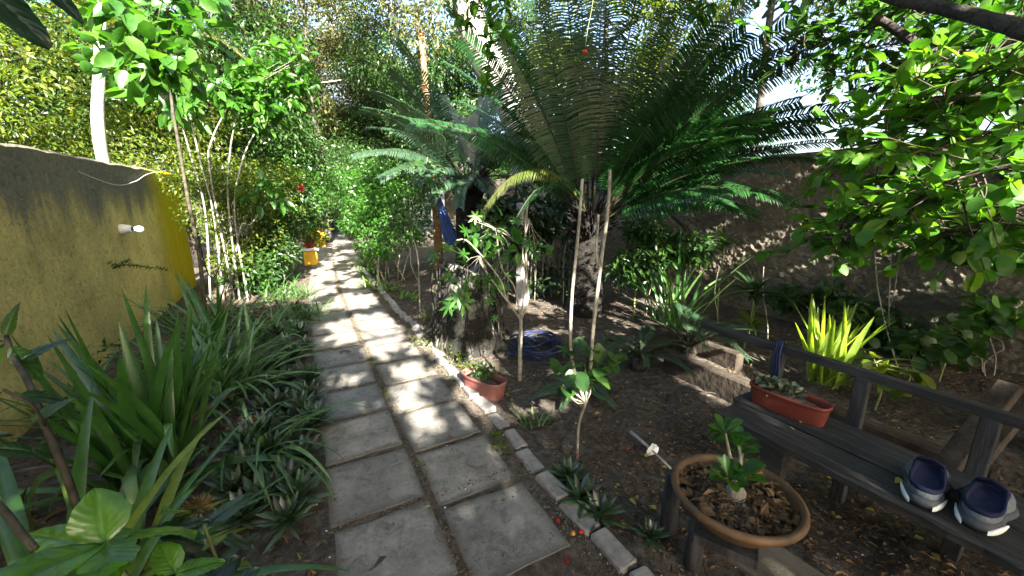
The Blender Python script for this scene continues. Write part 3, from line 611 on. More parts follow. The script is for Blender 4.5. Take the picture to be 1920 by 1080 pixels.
def cycad(name, label, crown, base, tips, mat, tr, ln=.24, lw=.011, extra=0, elen=2.2, npair=62, azr=(0, 6.28)):
    t = thing(name, label, 'cycad', (base[0], base[1], 0)); mb = MB(); crown = np.asarray(crown, float)
    path = wob((base[0], base[1], -.1), crown, 4, .03)
    tube(mb, path, np.linspace(tr * 1.1, tr, len(path)), 14, 0, True, .1)
    n = 700; k = rng.integers(0, len(path), n); a = U(0, 6.28, n)
    pos = path[k] + np.stack([np.cos(a) * tr * .95, np.sin(a) * tr * .95, U(-.1, .1, n)], 1)
    leaves(mb, pos, nrm(np.stack([np.cos(a), np.sin(a), U(.1, .9, n)], 1)), np.array([0, 0, 1.]), U(.03, .09, n), .035, 'kite', 0)
    n = 260; a = U(0, 6.28, n); pos = crown + np.stack([np.cos(a) * tr * .8, np.sin(a) * tr * .8, U(-.25, .08, n)], 1); leaves(mb, pos, nrm(np.stack([np.cos(a), np.sin(a), U(.6, 1.8, n)], 1)), np.array([0, 0, 1.]), U(.1, .3, n), .03, 'kite', 0)
    P(mb, 'trunk', M['cycad_bark'], t)
    for (px, py, d, lift) in tips:
        tip = DD(px, py, d); mid = crown * .5 + tip * .5 + np.array([0, 0, lift]); dh = (tip - crown) * [1, 1, 0]
        p0 = crown + nrm(dh + 1e-5) * tr * .7 + [0, 0, U(-.05, .05)]
        frond(t, p0, mid, tip, ln * U(.9, 1.1), lw, mat, npair, face=(.85 if lift <= .3 else .35), vee=.2, droop=(.5 if lift <= .3 else .55), sweep=(-.02 if lift <= .3 else .1))
    for i in range(extra):
        a = azr[0] + (azr[1] - azr[0]) * ((i * .618) % 1); el = U(.1, 1.25); L = elen * U(.85, 1.1)
        dh = np.array([math.cos(a), math.sin(a), 0]); tip = crown + dh * L * math.cos(el) + [0, 0, L * math.sin(el) * .9 - .25 * L * (1.3 - el)]
        mid = crown * .5 + tip * .5 + [0, 0, .28 * L * math.cos(el) + .05]; frond(t, crown + dh * tr * .7, mid, tip, ln * U(.9, 1.1), lw, mat, npair)
    return t
cb = G(1100, 592); cc1 = np.array([cb[0], cb[1], 0]) + [0, 0, 1.22]
cy1 = cycad('large_cycad', 'tall dark green cycad with upright fan of long fronds in the centre', cc1, cb, [
    (1085, -160, 5.2, .12), (1000, -110, 5.1, .15), (900, 10, 4.9, .3), (840, 120, 4.6, .45), (770, 230, 4.4, .55), (1045, -180, 4.4, .1), (1150, -190, 4.6, .1),
    (1215, -110, 5.1, .15), (1320, -60, 5.2, .2), (1410, -10, 5.1, .22), (1490, 40, 5.0, .3), (1520, 105, 5.3, .3), (1500, 190, 5.2, .42), (1600, 222, 4.9, .6), (1560, 300, 4.6, .5), (1590, 265, 5.3, .45), (1530, 235, 4.5, .5), (1450, 218, 4.4, .5), (1585, 205, 4.6, .55), (1400, 260, 4.4, .5), 
    (1490, 378, 4.3, .5), (1420, 400, 4.6, .4), (1470, 325, 5.3, .5), (1545, 250, 5.1, .5), (1400, 60, 4.3, .3), (1530, 60, 4.6, .35), (860, 190, 5.3, .4), (905, 260, 4.9, .4), (1130, -40, 5.9, .2), (960, 40, 5.7, .2), (1250, 20, 5.9, .2), (1370, 90, 6.0, .3),
    (935, 60, 4.3, .25), (870, 70, 4.5, .3), (985, -80, 4.2, .15), (1440, 120, 4.3, .3), (1340, 40, 4.2, .2), (1480, 280, 5.4, .45), (1090, 60, 5.8, .2)], M['cycad'], .17, .39, .0165, extra=4, elen=2.5, npair=92, azr=(.1, 2.4))
lowf = thing  # the drooping yellow-green frond at the left of the crown
frond(cy1, cc1, DD(1000, 225, 4.3), DD(905, 400, 4.0), .36, .012, M['cycad_yel'], 66, droop=.8, vee=.0)
frond(cy1, cc1, DD(1030, 250, 4.3), DD(955, 440, 4.1), .3, .012, M['cycad'], 56, droop=.8, vee=.0)
for ch in cy1.children:
    x = ch.matrix_basis
cc2 = DD(882, 345, 6.6); b2 = np.array([cc2[0], cc2[1], 0])
cy2 = cycad('blue_cycad', 'blue green cycad with arching fronds left of the tall cycad', cc2, b2, [
    (745, 78, 6.3, .45), (730, 135, 6.2, .45), (695, 172, 6.0, .5), (662, 292, 5.8, .45), (712, 335, 5.6, .45), (735, 222, 5.7, .5), (800, 392, 5.5, .5), (860, 390, 5.3, .5), (930, 395, 5.5, .5),
    (950, 140, 7.0, .45), (1000, 250, 6.3, .4), (760, 300, 7.2, .5), (690, 240, 6.8, .5), (780, 345, 5.2, .5), (830, 180, 7.6, .3), (680, 205, 5.4, .45)], M['cycad_blue'], .2, .36, .0165, extra=8, elen=1.9, npair=84, azr=(-.6, 1.6))
# young cycads
def small_cycad(label, base, n, L, azs, mat='cycad_blue', ln=.14):
    base = np.asarray(base, float); t = thing('young_cycad', label, 'cycad', base)
    mb = MB(); lathe(mb, [(.07, -.02), (.08, .04), (.05, .1), (.0, .12)], 12, base); P(mb, 'trunk', M['bark'], t)
    for i in range(n):
        a = azs[0] + (azs[1] - azs[0]) * (i + .5) / n + U(-.15, .15); l = L * U(.8, 1.1); dh = np.array([math.cos(a), math.sin(a), 0]); e = U(.2, .8)
        tip = base + dh * l * math.cos(e) * .95 + [0, 0, l * (math.sin(e) - .28)]; frond(t, base + [0, 0, .08], base * .5 + tip * .5 + [0, 0, l * .35], tip, ln, .008, M[mat], 42)
small_cycad('young cycad with low feathery fronds spreading between tall cycad and bench rail', G(1290, 668), 9, .95, (0, 6.28))
small_cycad('small dark cycad on the bare soil right of the tall cycad trunk', G(1195, 690), 7, .7, (0, 6.28), ln=.11)
small_cycad('seedling cycad with pale shining fronds around the forked sapling', G(1085, 745), 8, .42, (0, 6.28), ln=.09)

# ------------------------------------------------------------------ left bed: strap-leaf clumps
def strap_clump(name, label, base, blades, mats, group=None, cat='plant'):
    base = np.asarray(base, float); t = thing(name, label, cat, base, 0, group); mb = MB()
    for (az, el, L, W, dr, m, kink, off) in blades: blade(mb, base + off, az, el, L, W, dr, 13, m, kink)
    P(mb, 'leaves', mats, t); return t
def rb(n, az=(0, 6.28), el=(.9, 1.5), L=(.7, 1.1), W=(.035, .06), dr=(.1, .7), sp=.1, m=(0,), kp=0.0):
    out = []
    for i in range(n):
        k = (U(.4, .75), U(.8, 1.8)) if rng.random() < kp else None
        out.append((U(*az), U(*el), U(*L), U(*W), U(*dr), int(rng.choice(m)), k, np.array([U(-sp, sp), U(-sp, sp), -.02])))
    return out
SM = [M['strap'], M['strap_pale'], M['strap_lime'], M['litter']]
bb = G(300, 900) * [1, 1, 0]; 
strap_clump('strap_leaf_plant', 'biggest clump of upright dark green strap leaves in front of the yellow wall', bb, rb(46, L=(.75, 1.08), W=(.04, .062), el=(1.0, 1.5), dr=(.05, .5), sp=.13) + rb(14, el=(.6, 1.1), L=(.6, .95), W=(.035, .055), dr=(.6, 1.4), m=(0, 0, 1), kp=.6, sp=.13)
            + rb(7, el=(.2, .9), L=(.5, .8), W=(.025, .04), dr=(.8, 1.8), m=(3,), sp=.13) + rb(5, az=(-2.2, -.4), el=(1.0, 1.3), L=(.6, .8), W=(.045, .06), dr=(.3, .6), m=(0, 1), kp=1.0, sp=.1), SM)
b2_ = G(430, 745); strap_clump('strap_leaf_plant', 'paler clump of arching grassy strap leaves behind the biggest clump', b2_, rb(26, L=(.55, .85), W=(.022, .036), el=(.9, 1.4), dr=(.4, 1.5), m=(0, 1), sp=.12) + rb(18, az=(-1.3, .8), el=(.7, 1.1), L=(.6, .95), W=(.018, .028), dr=(1.2, 2.0), m=(1, 0), sp=.15), SM)
b3_ = G(470, 870); strap_clump('strap_leaf_plant', 'low clump of thin arching blades leaning over the path edge', b3_, rb(22, az=(-1.4, .9), el=(.7, 1.15), L=(.5, .8), W=(.014, .024), dr=(1.3, 2.1), m=(1, 0, 1), sp=.12), SM)
b4_ = G(400, 660); strap_clump('strap_leaf_plant', 'upright clump of dark blades beside the far corner of the yellow wall', b4_, rb(22, L=(.6, 1.0), W=(.03, .05), el=(1.0, 1.45), dr=(.2, 1.0), m=(0, 0, 1), sp=.12), SM)
b5_ = DD(70, 1010, 1.75) * [1, 1, 0]; strap_clump('strap_leaf_plant', 'broad blades sweeping out at the lower left of the view against the wall', (b5_[0], b5_[1], 0), rb(16, az=(.3, 2.6), el=(.7, 1.3), L=(.7, 1.0), W=(.035, .055), dr=(.5, 1.4), m=(0, 0, 2), sp=.12) + rb(12, az=(-.6, 1.2), el=(.5, 1.0), L=(.6, .85), W=(.03, .045), dr=(.8, 1.4), m=(0, 1, 2), sp=.1, kp=.2), SM)
b6_ = G(500, 640); strap_clump('strap_leaf_plant', 'grassy clump of thin pale blades beside the path near the bush', b6_, rb(45, L=(.35, .65), W=(.012, .02), el=(.6, 1.3), dr=(.8, 1.9), m=(0, 1), sp=.16), SM)
for (px, py, nn) in ((395, 760, 0), (345, 700, 1), (440, 700, 2), (300, 720, 3), (410, 620, 4)):
    p_ = G(px, py) if nn != 3 else np.array([-1.5, 3.6, 0])
    strap_clump('strap_leaf_plant', ['arching green clump between the biggest clump and the boat lilies', 'thin bladed clump close to the yellow wall behind the biggest clump', 'fine arching clump midway between wall corner and path', 'small clump at the foot of the yellow wall', 'fine bladed clump beside the wall end under the thin tree'][nn], p_, rb(30, L=(.4, .75), W=(.018, .032), el=(.6, 1.4), dr=(.5, 1.7), m=(0, 1, 0), sp=.15) + rb(4, L=(.3, .5), W=(.015, .025), el=(.3, .9), dr=(.8, 1.8), m=(3,), sp=.12), SM)
lf = MB()
for _ in range(46):
    q = np.array([U(-1.65, -.3), U(2.2, 7.5), U(.03, .2)]); foliage_cloud(lf, [q], [.16], 26, .06, .55, 'kite', 0)
struct(lf.build('bed_ground_cover', M['mid']), 'stuff')
for (px, py, nn) in ((540, 560, 0), (520, 525, 1), (555, 600, 2)):
    p_ = G(px, py); strap_clump('grass_tuft', ['dense dark grass tuft at the path edge nearest the yellow pedestal', 'dense grass tuft farther from the path behind the other two tufts', 'dense dark grass tuft at the path edge, nearest the camera of three'][nn], p_, rb(110, L=(.25, .5), W=(.01, .016), el=(.5, 1.4), dr=(.7, 1.8), m=(0, 0, 1), sp=.3), SM, 'tufts of grass by the far path')
# boat lilies along the path's left edge
def rosette(n=26, L=.17, W=.032):
    mb = MB()
    for i in range(n):
        f = i / n; az = i * 2.4 + U(-.2, .2); el = .15 + 1.15 * f + U(-.1, .1); l = L * (1 - .35 * f) * U(.85, 1.1)
        blade(mb, (0, 0, .02 + .03 * f), az, el, l, W * U(.85, 1.1), .35, 6, 0, None, .45)
    return mb
RO = [rosette().build('boat_lily', M['rhoeo']) for _ in range(4)]; ru = set()
spots = []
for (px, py) in ((500, 945), (545, 930), (575, 945), (470, 985), (520, 860), (560, 850), (585, 870), (505, 820), (545, 800), (575, 790), (600, 810), (480, 905), (555, 985), (530, 765), (565, 750), (590, 760), (500, 770),
                 (545, 720), (575, 710), (520, 700), (560, 680), (580, 660), (540, 660), (515, 735), (570, 630), (550, 625), (580, 605), (560, 590), (525, 640), (590, 730), (470, 840), (455, 930)): spots.append(G(px, py))
spots.sort(key=lambda q: q[1])
whr = ['beside the nearest left paving slab', 'tucked under the arching strap leaves', 'at the very edge of the path', 'half hidden among its neighbours']
for i, p_ in enumerate(spots):
    s_ = int(rng.integers(4)); o = RO[s_]
    if s_ in ru: o = o.copy(); COL.objects.link(o)
    ru.add(s_); c_ = U(.75, 1.15); o.location = (p_[0] - .03, p_[1], float(ground_z(p_[0], p_[1])) + .01); o.scale = (c_, c_, c_ * U(.9, 1.3)); o.rotation_euler = (U(-.15, .15), U(-.15, .15), U(0, 6.28))
    lab = ('purple green boat lily rosette, number %s from the camera end of the row' % ordn[i]) if False else None
    lab = 'dark green boat lily rosette at the left path edge, %s from the camera' % nth(i)
    tag(o, lab, 'plant', 'boat lilies edging the left side of the path')
# foreground shrub with big glossy leaves
t = thing('broad_leaf_shrub', 'glossy bright green broad leaved shrub in the lower left corner', 'shrub', tuple(DD(205, 1000, .95) * [1, 1, 0]))
mb = MB(); hub = DD(196, 1018, .98)
tube(mb, smoothpath([hub * [1, 1, 0] - [0, 0, .05], hub * [1, 1, .6] + [.03, .02, 0], hub], 10), np.linspace(.012, .007, 10), 6); P(mb, 'stem', M['twig_green'], t)
mb = MB(); dk = MB(); viewd = nrm(hub - np.array([0, 0, CAM_H]))
def bigleaf(m_, a, b, L, W, N=None):
    a = np.asarray(a); d = nrm(np.asarray(b) - a)
    X = d; Y = nrm(np.cross(np.asarray(N if N is not None else -viewd + [0, 0, .4], float), X)); Z = np.cross(X, Y); L = L * .9; W = W * .88; nu, nv = 34, 17; u = np.linspace(0, 1, nu)[:, None]; v = np.linspace(-1, 1, nv)[None]
    w_ = W * .5 * (np.sin(np.clip(u, 0, 1) ** .85 * math.pi) ** .75 + .02) * (1 + .03 * np.sin(u * 23 + L * 90)); yy = v * w_; ph = (u - np.abs(v) * .22 * W / L * 2) * 46
    zz = -.18 * L * u ** 2 + np.abs(v) * w_ * .32 - .25 * w_ * v ** 2 + .0016 * np.sin(ph) * np.clip(np.abs(v) * 3, 0, 1) * (1 - np.abs(v) * .4) * min(1, W / .06) - .0025 * np.exp(-(v / .07) ** 2) + .012 * W / .1 * np.sin(u * 5 + W * 40) * v
    Pp = a + X * (u * L + 0 * v)[..., None] + Y * yy[..., None] + Z * zz[..., None]; k_ = (np.arange(nu - 1)[:, None] * nv + np.arange(nv - 1)[None]).ravel(); m_.add(Pp.reshape(-1, 3), np.stack([k_, k_ + nv, k_ + nv + 1, k_ + 1], 1))
bigleaf(mb, hub, DD(178, 918, 1.03), .115, .095, -viewd + [0, 0, .1]); bigleaf(mb, hub, DD(222, 1095, .86), .11, .09, -viewd * .5 + [0.1, 0, 1]); bigleaf(mb, hub, DD(10, 1085, .93), .24, .075, [0, -.3, 1]); bigleaf(mb, hub, DD(395, 965, 1.12), .27, .085, [0, -.35, 1])
bigleaf(mb, hub, DD(300, 975, 1.12), .2, .055, [.2, -.3, 1]); bigleaf(mb, hub + [0, 0, -.02], DD(85, 1000, 1.1), .24, .06, [0, -.3, 1]); bigleaf(mb, hub + [0, 0, -.03], DD(140, 1120, .8), .16, .09, [0, -.1, 1])
for (a_, b_, l_, w_) in (((300, 1010), (385, 1010), .12, .09), ((330, 1040), (395, 1050), .13, .08), ((300, 1060), (350, 1090), .12, .07), ((285, 1000), (360, 975), .12, .06), ((340, 1060), (320, 1110), .1, .06), ((420, 1010), (480, 1020), .1, .06)):
    bigleaf(dk, DD(*a_, 1.15), DD(*b_, 1.15), l_, w_, [0, -.2, 1])
bigleaf(dk, DD(390, 985, 1.25), DD(445, 940, 1.3), .16, .07, [0, -.4, 1]); bigleaf(mb, DD(300, 960, 1.15), DD(355, 950, 1.2), .12, .055, [0, -.4, 1])
for i in range(60):
    q = DD(U(150, 440), U(1020, 1150), U(.9, 1.25)) * [1, 1, 1]; q[2] = min(q[2], .5); bigleaf(dk, q, q + [U(-1, 1), U(-1, 1), U(-.2, .5)], U(.09, .15), U(.045, .08), [U(-.4, .4), U(-.4, .4), 1])
bigleaf(mb, DD(330, 1075, 1.0), DD(300, 1020, 1.05), .09, .06, -viewd); bigleaf(mb, DD(330, 1075, 1.0), DD(390, 1055, 1.0), .1, .055, [0, -.3, 1]); bigleaf(mb, hub, DD(262, 955, 1.1), .11, .055, -viewd + [.2, 0, .5]); P(mb, 'bright_leaves', M['broad'], t); P(dk, 'lower_leaves', M['broad_dark'], t)
t = thing('dried_flower_head', 'brownish spiky dried flower head above the glossy leaves', 'flower', tuple(DD(372, 948, 1.22))); mb = MB(); c_ = DD(372, 955, 1.22)
d = sphdirs(170, 0.0, 1); leaves(mb, c_ + d * .008, d, sphdirs(170), U(.025, .04, 170), .004, 'kite'); P(mb, 'florets', M['dried'], t)
mb = MB(); tube(mb, smoothpath([c_ * [1, 1, 0], c_ * [1, 1, .5] + [.02, .02, 0], c_], 8), .004, 5); P(mb, 'stalk', M['twig_green'], t)
# thin pruned shrub stems at far left
t = thing('pruned_shrub', 'thin brown stemmed shrub with a cut end at the far left', 'shrub', tuple(DD(135, 900, 1.25) * [1, 1, 0])); mb = MB()
st = DD(140, 935, 1.2); tube(mb, smoothpath([st * [1, 1, 0], st * [1, 1, .5], st, DD(85, 800, 1.25), DD(55, 720, 1.35), DD(25, 670, 1.45), DD(12, 630, 1.5)], 24), np.linspace(.009, .0045, 24), 6)
tube(mb, smoothpath([DD(-60, 900, 1.1), DD(0, 950, 1.05), DD(40, 1000, 1.0), DD(66, 1030, .97)], 12), .006, 6); tube(mb, smoothpath([DD(85, 800, 1.25), DD(60, 760, 1.2), DD(5, 730, 1.2)], 8), .003, 5)
P(mb, 'stems', M['twig_dark'], t); mb = MB()
for (px, py, dd, qx, qy, l) in ((60, 790, 1.25, 90, 770, .08), (75, 850, 1.25, 20, 840, .09), (40, 740, 1.3, 95, 745, .1), (20, 650, 1.45, 60, 690, .12), (15, 640, 1.5, -30, 690, .12), (12, 630, 1.5, 20, 590, .09), (0, 735, 1.2, -30, 780, .1), (12, 640, 1.5, -20, 640, .13), (60, 840, 1.25, 100, 850, .07), (30, 680, 1.45, 75, 655, .11)):
    bigleaf(mb, DD(px, py, dd), DD(qx, qy, dd), l, l * .4, [0, -.5, 1])
P(mb, 'leaves', M['mid'], t)

# ------------------------------------------------------------------ wall lamp, wire, creeper
lp = AX(228, 430, WX + .012); t = thing('wall_lamp', 'small white wall lamp holder with clear bulb on the yellow wall', 'lamp', lp)
R90 = lambda V: V[:, [2, 1, 0]] * [1, 1, -1]
def xlathe(prof, c, n=20, tilt=0):
    m_ = MB(); lathe(m_, prof, n); V = np.concatenate(m_.V); V = V[:, [2, 1, 0]]; V[:, 2] *= -1
    if tilt: cs, sn = math.cos(tilt), math.sin(tilt); V = np.stack([V[:, 0] * cs - V[:, 2] * sn, V[:, 1], V[:, 0] * sn + V[:, 2] * cs], 1)
    m2 = MB(); m2.V = [V + c]; m2.F = m_.F; m2.n = len(V); return m2
P(xlathe([(.055, -.012), (.055, .0), (.055, .02), (.052, .035), (.047, .038), (.046, .07), (.04, .085), (.028, .086), (.027, .075)], lp), 'socket', M['porcelain'], t)
P(xlathe([(.014, .07), (.016, .095), (.026, .115), (.033, .135), (.034, .15), (.028, .17), (.014, .182), (.0, .185)], lp), 'bulb', M['glass'], t)
P(xlathe([(.017, .06), (.019, .1), (.012, .102)], lp), 'bulb_cap', M['sole_black'], t)
mb = MB(); a_ = AX(205, 345, WX); b_ = AX(275, 328, WX); a_[0] = b_[0] = WX + .015; tube(mb, smoothpath([AX(60, 285, WX - .02), a_ + [0, 0, 0], (a_ + b_) / 2 + [.02, 0, -.03], b_ + [.02, 0, .02], AX(330, 318, WX + .03)], 20), .0035, 5)
tag(mb.build('cable', M['white']), 'thin pale cable drooping along the top of the yellow wall', 'cable')
mb = MB(); tube(mb, smoothpath([DD(210, 186, 8), DD(370, 191, 7.6), DD(500, 168, 7.5), DD(640, 150, 8)], 20), .005, 5); tag(mb.build('clothes_line', M['white']), 'thin line strung across the garden above the path', 'line')
t = thing('wall_creeper', 'small feathery sprig growing out of the yellow wall', 'plant', tuple(AX(210, 495, WX))); mb = MB(); tw_ = MB()
for (a1, a2) in (((205, 493), (262, 500)), ((262, 500), (312, 505)), ((215, 500), (240, 488))):
    p_ = AX(*a1, WX + .05); q_ = AX(*a2, WX + .07); pp = wob(p_, q_, 4, .01); tube(tw_, pp, .0025, 4); n = 60; k = rng.integers(0, len(pp), n)
    leaves(mb, pp[k], nrm(rng.normal(0, 1, (n, 3)) + [0, .6, 0]), [.7, 0, .7], U(.025, .05, n), .012, 'kite')
P(tw_, 'twigs', M['twig_dark'], t); P(mb, 'leaves', M['mid'], t)

# ------------------------------------------------------------------ saplings and shrubs
def sapling(name, label, stems, clusters, mat, bark, L=.1, tm='ovate', cat='sapling', base=None, nleaf=40, cr=.18, lobed_pts=(), group=None, Wr=.5, twigs=True):
    """stems: list of (polyline, r0, r1); clusters: list of (point, radius, n)"""
    base = stems[0][0][0] if base is None else base; t = thing(name, label, cat, (base[0], base[1], 0), 0, group); mb = MB()
    for pl, r0, r1 in stems:
        k = 6 * len(pl); tube(mb, smoothpath(pl, k), np.linspace(r0, r1, k), 7, 0, True, .06)
    lf = MB()
    for (c, r, n) in clusters:
        foliage_cloud(lf, [c], [r], n, L, Wr, tm, .5)
        if twigs:
            e0 = min((pl[-1] for pl, _, _ in stems), key=lambda q: np.linalg.norm(np.asarray(q) - c))
            for _ in range(4): tube(mb, wob(e0, np.asarray(c) + rng.normal(0, r * .5, 3), 3, .02), np.linspace(.004, .002, 6), 4)
    for (a, b, l) in lobed_pts:
        a = np.asarray(a); b = np.asarray(b); leaves(lf, a[None], nrm(b - a)[None], nrm(rng.normal(0, .2, 3) + [-.4, -.75, .8])[None], l, l * .85, 'lobed')
    P(mb, 'stems', bark, t)
    if lf.n: P(lf, 'leaves', mat, t)
    return t
def pl(d, *pts): return [DD(x, y, d if not isinstance(d, (list, tuple)) else d[i]) for i, (x, y) in enumerate(pts)]
def g2(px, py, *pts, dz=0):
    b = G(px, py); d = math.hypot(b[0], b[1]); return [b - [0, 0, .05]] + [DD(x, y, d + dz) for x, y in pts]
# two pale stakes forking from one foot in front of the cycad
d_ = math.hypot(*G(1083, 860)[:2])
s1 = g2(1083, 862, (1085, 800), (1098, 755)); s2 = [s1[-1]] + pl(d_, (1078, 700), (1070, 650), (1072, 560), (1083, 450), (1092, 335)); s3 = [s1[-1]] + pl(d_, (1106, 700), (1112, 620), (1126, 500), (1140, 390), (1144, 318)); s4 = [s3[3]] + pl(d_, (1118, 480), (1122, 402))
sapling('forked_sapling', 'tall sapling of bare pale forked stems standing in front of the big cycad', [(s1, .007, .009), (s2, .011, .008), (s3, .012, .008), (s4, .008, .007)],
        [(DD(1085, 690, d_), .13, 26), (DD(1110, 680, d_), .14, 26), (DD(1060, 715, d_), .08, 12)], M['mid'], M['twig'], .085, 'round',
        lobed_pts=[(DD(1100, 690, d_), DD(1150, 672, d_), .1), (DD(1095, 700, d_), DD(1140, 700, d_), .09), (DD(1070, 660, d_), DD(1050, 650, d_), .09)], Wr=.7)
d_ = math.hypot(*G(975, 715)[:2]); s1 = g2(975, 715, (975, 660), (977, 600)); st = [(s1, .02, .016)]
for pts in (((965, 540), (940, 500), (930, 430)), ((985, 520), (980, 470), (992, 410)), ((955, 570), (905, 500), (900, 480)), ((990, 560), (987, 500), (985, 430), (990, 380)), ((950, 560), (935, 520), (880, 455), (855, 450))): st.append(([s1[-1]] + pl(d_, *pts), .009, .005))
cl = [((DD(x, y, d_ + U(-.2, .2))), r, n) for x, y, r, n in ((900, 440, .16, 22), (930, 520, .16, 18), (960, 470, .14, 16), (1010, 470, .1, 10), (880, 520, .12, 12))]
lo = [(DD(a, b, d_), DD(c, e, d_ - .05), l) for a, b, c, e, l in ((868, 545, 845, 575, .18), (872, 548, 866, 600, .2), (850, 560, 835, 585, .17), (905, 530, 922, 520, .12), (880, 480, 850, 470, .14), (930, 440, 950, 425, .12), (985, 450, 1000, 470, .12), (930, 590, 925, 605, .08),
       (900, 400, 880, 415, .12), (820, 470, 800, 490, .13), (850, 465, 828, 462, .13), (955, 480, 935, 490, .1), (1000, 485, 1015, 478, .1), (925, 560, 905, 570, .1), (960, 410, 985, 420, .1), (940, 400, 930, 380, .13), (880, 440, 860, 420, .12), (945, 540, 930, 530, .11))]
sapling('papaya_sapling', 'multi stemmed sapling with bright lobed leaves beside the dark mossy stump', st, cl, M['bright'], M['twig'], .1, 'ovate', lobed_pts=lo)
# thin sapling by the shrub, left of the stump
d_ = math.hypot(*G(787, 585)[:2]); s1 = g2(787, 585, (786, 530), (783, 480), (770, 430)); s2 = [s1[1]] + pl(d_, (772, 500), (768, 460)); 
sapling('slender_sapling', 'slender pale sapling standing at the right edge of the leafy bush', [(s1, .013, .007), (s2, .008, .004)], [(DD(775, 400, d_), .3, 150), (DD(745, 430, d_), .25, 90), (DD(790, 330, d_), .3, 120)], M['mid'], M['bark_pale'], .085, 'kite', cat='sapling')
# left: tall thin tree in front of the wall's end and plumeria-like shrub behind
d_ = math.hypot(*G(384, 640)[:2]); s1 = g2(388, 650, (382, 560), (372, 470), (352, 370), (335, 270), (322, 190), (318, 90), (312, -20)); 
cl = [(DD(x, y, d_ + U(-.4, .5)), r, n) for x, y, r, n in ((250, 60, .33, 60), (210, 100, .25, 40), (280, 110, .32, 70), (330, 40, .3, 45), (310, 130, .25, 40), (235, 20, .28, 45), (380, 90, .2, 25), (270, 160, .18, 20), (350, -10, .3, 40))]
st = [(s1, .02, .01)] + [([s1[i]] + pl(d_, *p), .008, .004) for i, p in ((6, [(290, 130), (250, 90)]), (6, [(350, 100), (380, 80)]), (7, [(270, 60), (230, 30)]), (7, [(340, 40), (350, 0)]), (3, [(395, 520), (430, 450)]))]
sapling('tall_thin_tree', 'tall thin stemmed tree with bright broad leaves in front of the wall end', st, cl, M['bright'], M['twig_dark'], .16, 'ovate', cat='tree', Wr=.62)
b_ = G(440, 560); d_ = math.hypot(*b_[:2]); st = []; cl = []
for (x0, pts) in ((395, ((385, 400), (360, 300), (335, 215))), (420, ((400, 400), (375, 300), (348, 180))), (440, ((395, 330), (398, 260), (440, 180))), (450, ((428, 380), (432, 280), (447, 200))), (465, ((440, 400), (455, 300), (485, 235))), (430, ((450, 430), (470, 420), (500, 380)))):
    bb0 = G(x0, 565); st.append(([bb0] + pl(d_, *pts), .015, .009)); e = st[-1][0][-1]; cl.append((e + [0, 0, .12], .35, 60))
cl += [(DD(x, y, d_), r, n) for x, y, r, n in ((505, 150, .45, 150), (545, 120, .4, 110), (480, 190, .35, 80), (560, 170, .3, 70), (430, 170, .3, 60), (520, 200, .3, 60))]
sapling('frangipani_shrub', 'pale stalked shrub fanning out behind the end of the yellow wall', st, cl, M['bright'], M['bark_pale'], .17, 'ovate', cat='shrub', Wr=.45)
# bush masses
def bush(label, cs, n, L, mat, base, group=None, tm='kite', name='leafy_bush', stems=5, Wr=.5, bark='twig', droop=.3, surf=.5, sr=.014):
    t = thing(name, label, 'bush', (base[0], base[1], 0), 0, group); mb = MB(); sm = MB(); cs = [(np.asarray(c, float), r) for c, r in cs]
    foliage_cloud(mb, np.array([c for c, r in cs]), np.array([r for c, r in cs]), n, L, Wr, tm, droop, surf=surf)
    for i in range(stems):
        c, r = cs[i % len(cs)]; b = np.array([base[0], base[1], -.05]) + [U(-.25, .25), U(-.25, .25), 0]; tube(sm, wob(b, c + [0, 0, r * .3], 5, .05), np.linspace(sr, sr * .3, 10), 6)
    P(sm, 'stems', M[bark], t); P(mb, 'foliage', M[mat], t); return t
def C(d, *l): return [(DD(x, y, d + dz), r) for x, y, r, dz in l]
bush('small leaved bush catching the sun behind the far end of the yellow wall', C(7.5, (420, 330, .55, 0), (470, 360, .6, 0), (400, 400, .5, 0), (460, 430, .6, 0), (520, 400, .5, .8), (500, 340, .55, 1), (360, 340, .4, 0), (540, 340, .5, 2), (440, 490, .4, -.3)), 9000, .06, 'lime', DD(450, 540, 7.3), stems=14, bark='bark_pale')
bush('darker green leafy bush between the sunny bush and the path', C(8.2, (520, 420, .45, 0), (550, 380, .45, .5), (500, 470, .5, -.5), (470, 510, .4, -1), (565, 400, .3, 1)), 4500, .09, 'mid', DD(510, 520, 8), stems=8)
bush('dense green bush crowding the right side of the path', C(7.6, (700, 400, .55, 0), (740, 370, .6, 0), (680, 360, .5, 1), (760, 430, .45, -.4), (710, 460, .42, -.2), (720, 330, .5, .3), (790, 350, .4, .2), (650, 340, .45, 2.2), (670, 420, .4, 1.5)), 12000, .075, 'bright', DD(735, 500, 7.4), stems=8, Wr=.45)
bush('darker bush farther along the right side of the path', C(11.5, (650, 390, .6, 0), (640, 350, .7, 1.5), (680, 320, .9, 1), (700, 380, .8, 0), (640, 300, .9, 3)), 6000, .1, 'mid', DD(690, 450, 11.5), stems=6)
bush('leafy bush leaning out over the far left of the path', C(12, (560, 380, .6, 0), (580, 350, .7, 1), (545, 330, .8, 1), (560, 410, .5, -.5), (530, 300, .9, 2)), 6000, .11, 'bright', DD(550, 440, 12), stems=6)
for i, (px, py, r) in enumerate(((700, 540, .22), (725, 545, .2), (690, 515, .25), (680, 500, .25), (762, 560, .16))):
    p_ = G(px, py); strap_clump('low_plant', ['bright low leafy plant by the right path edge, biggest of the row', 'low leafy plant away from the path under the dense green bush', 'low green plant on the path edge, second farthest', 'low green plant on the path edge, farthest of the row', 'small low plant beside the slender pale sapling'][i], p_,
                rb(34, L=(r * .8, r * 1.5), W=(.03, .045), el=(.4, 1.3), dr=(.3, 1.2), m=(1, 0, 2), sp=.12), SM, 'low plants along the right path edge')
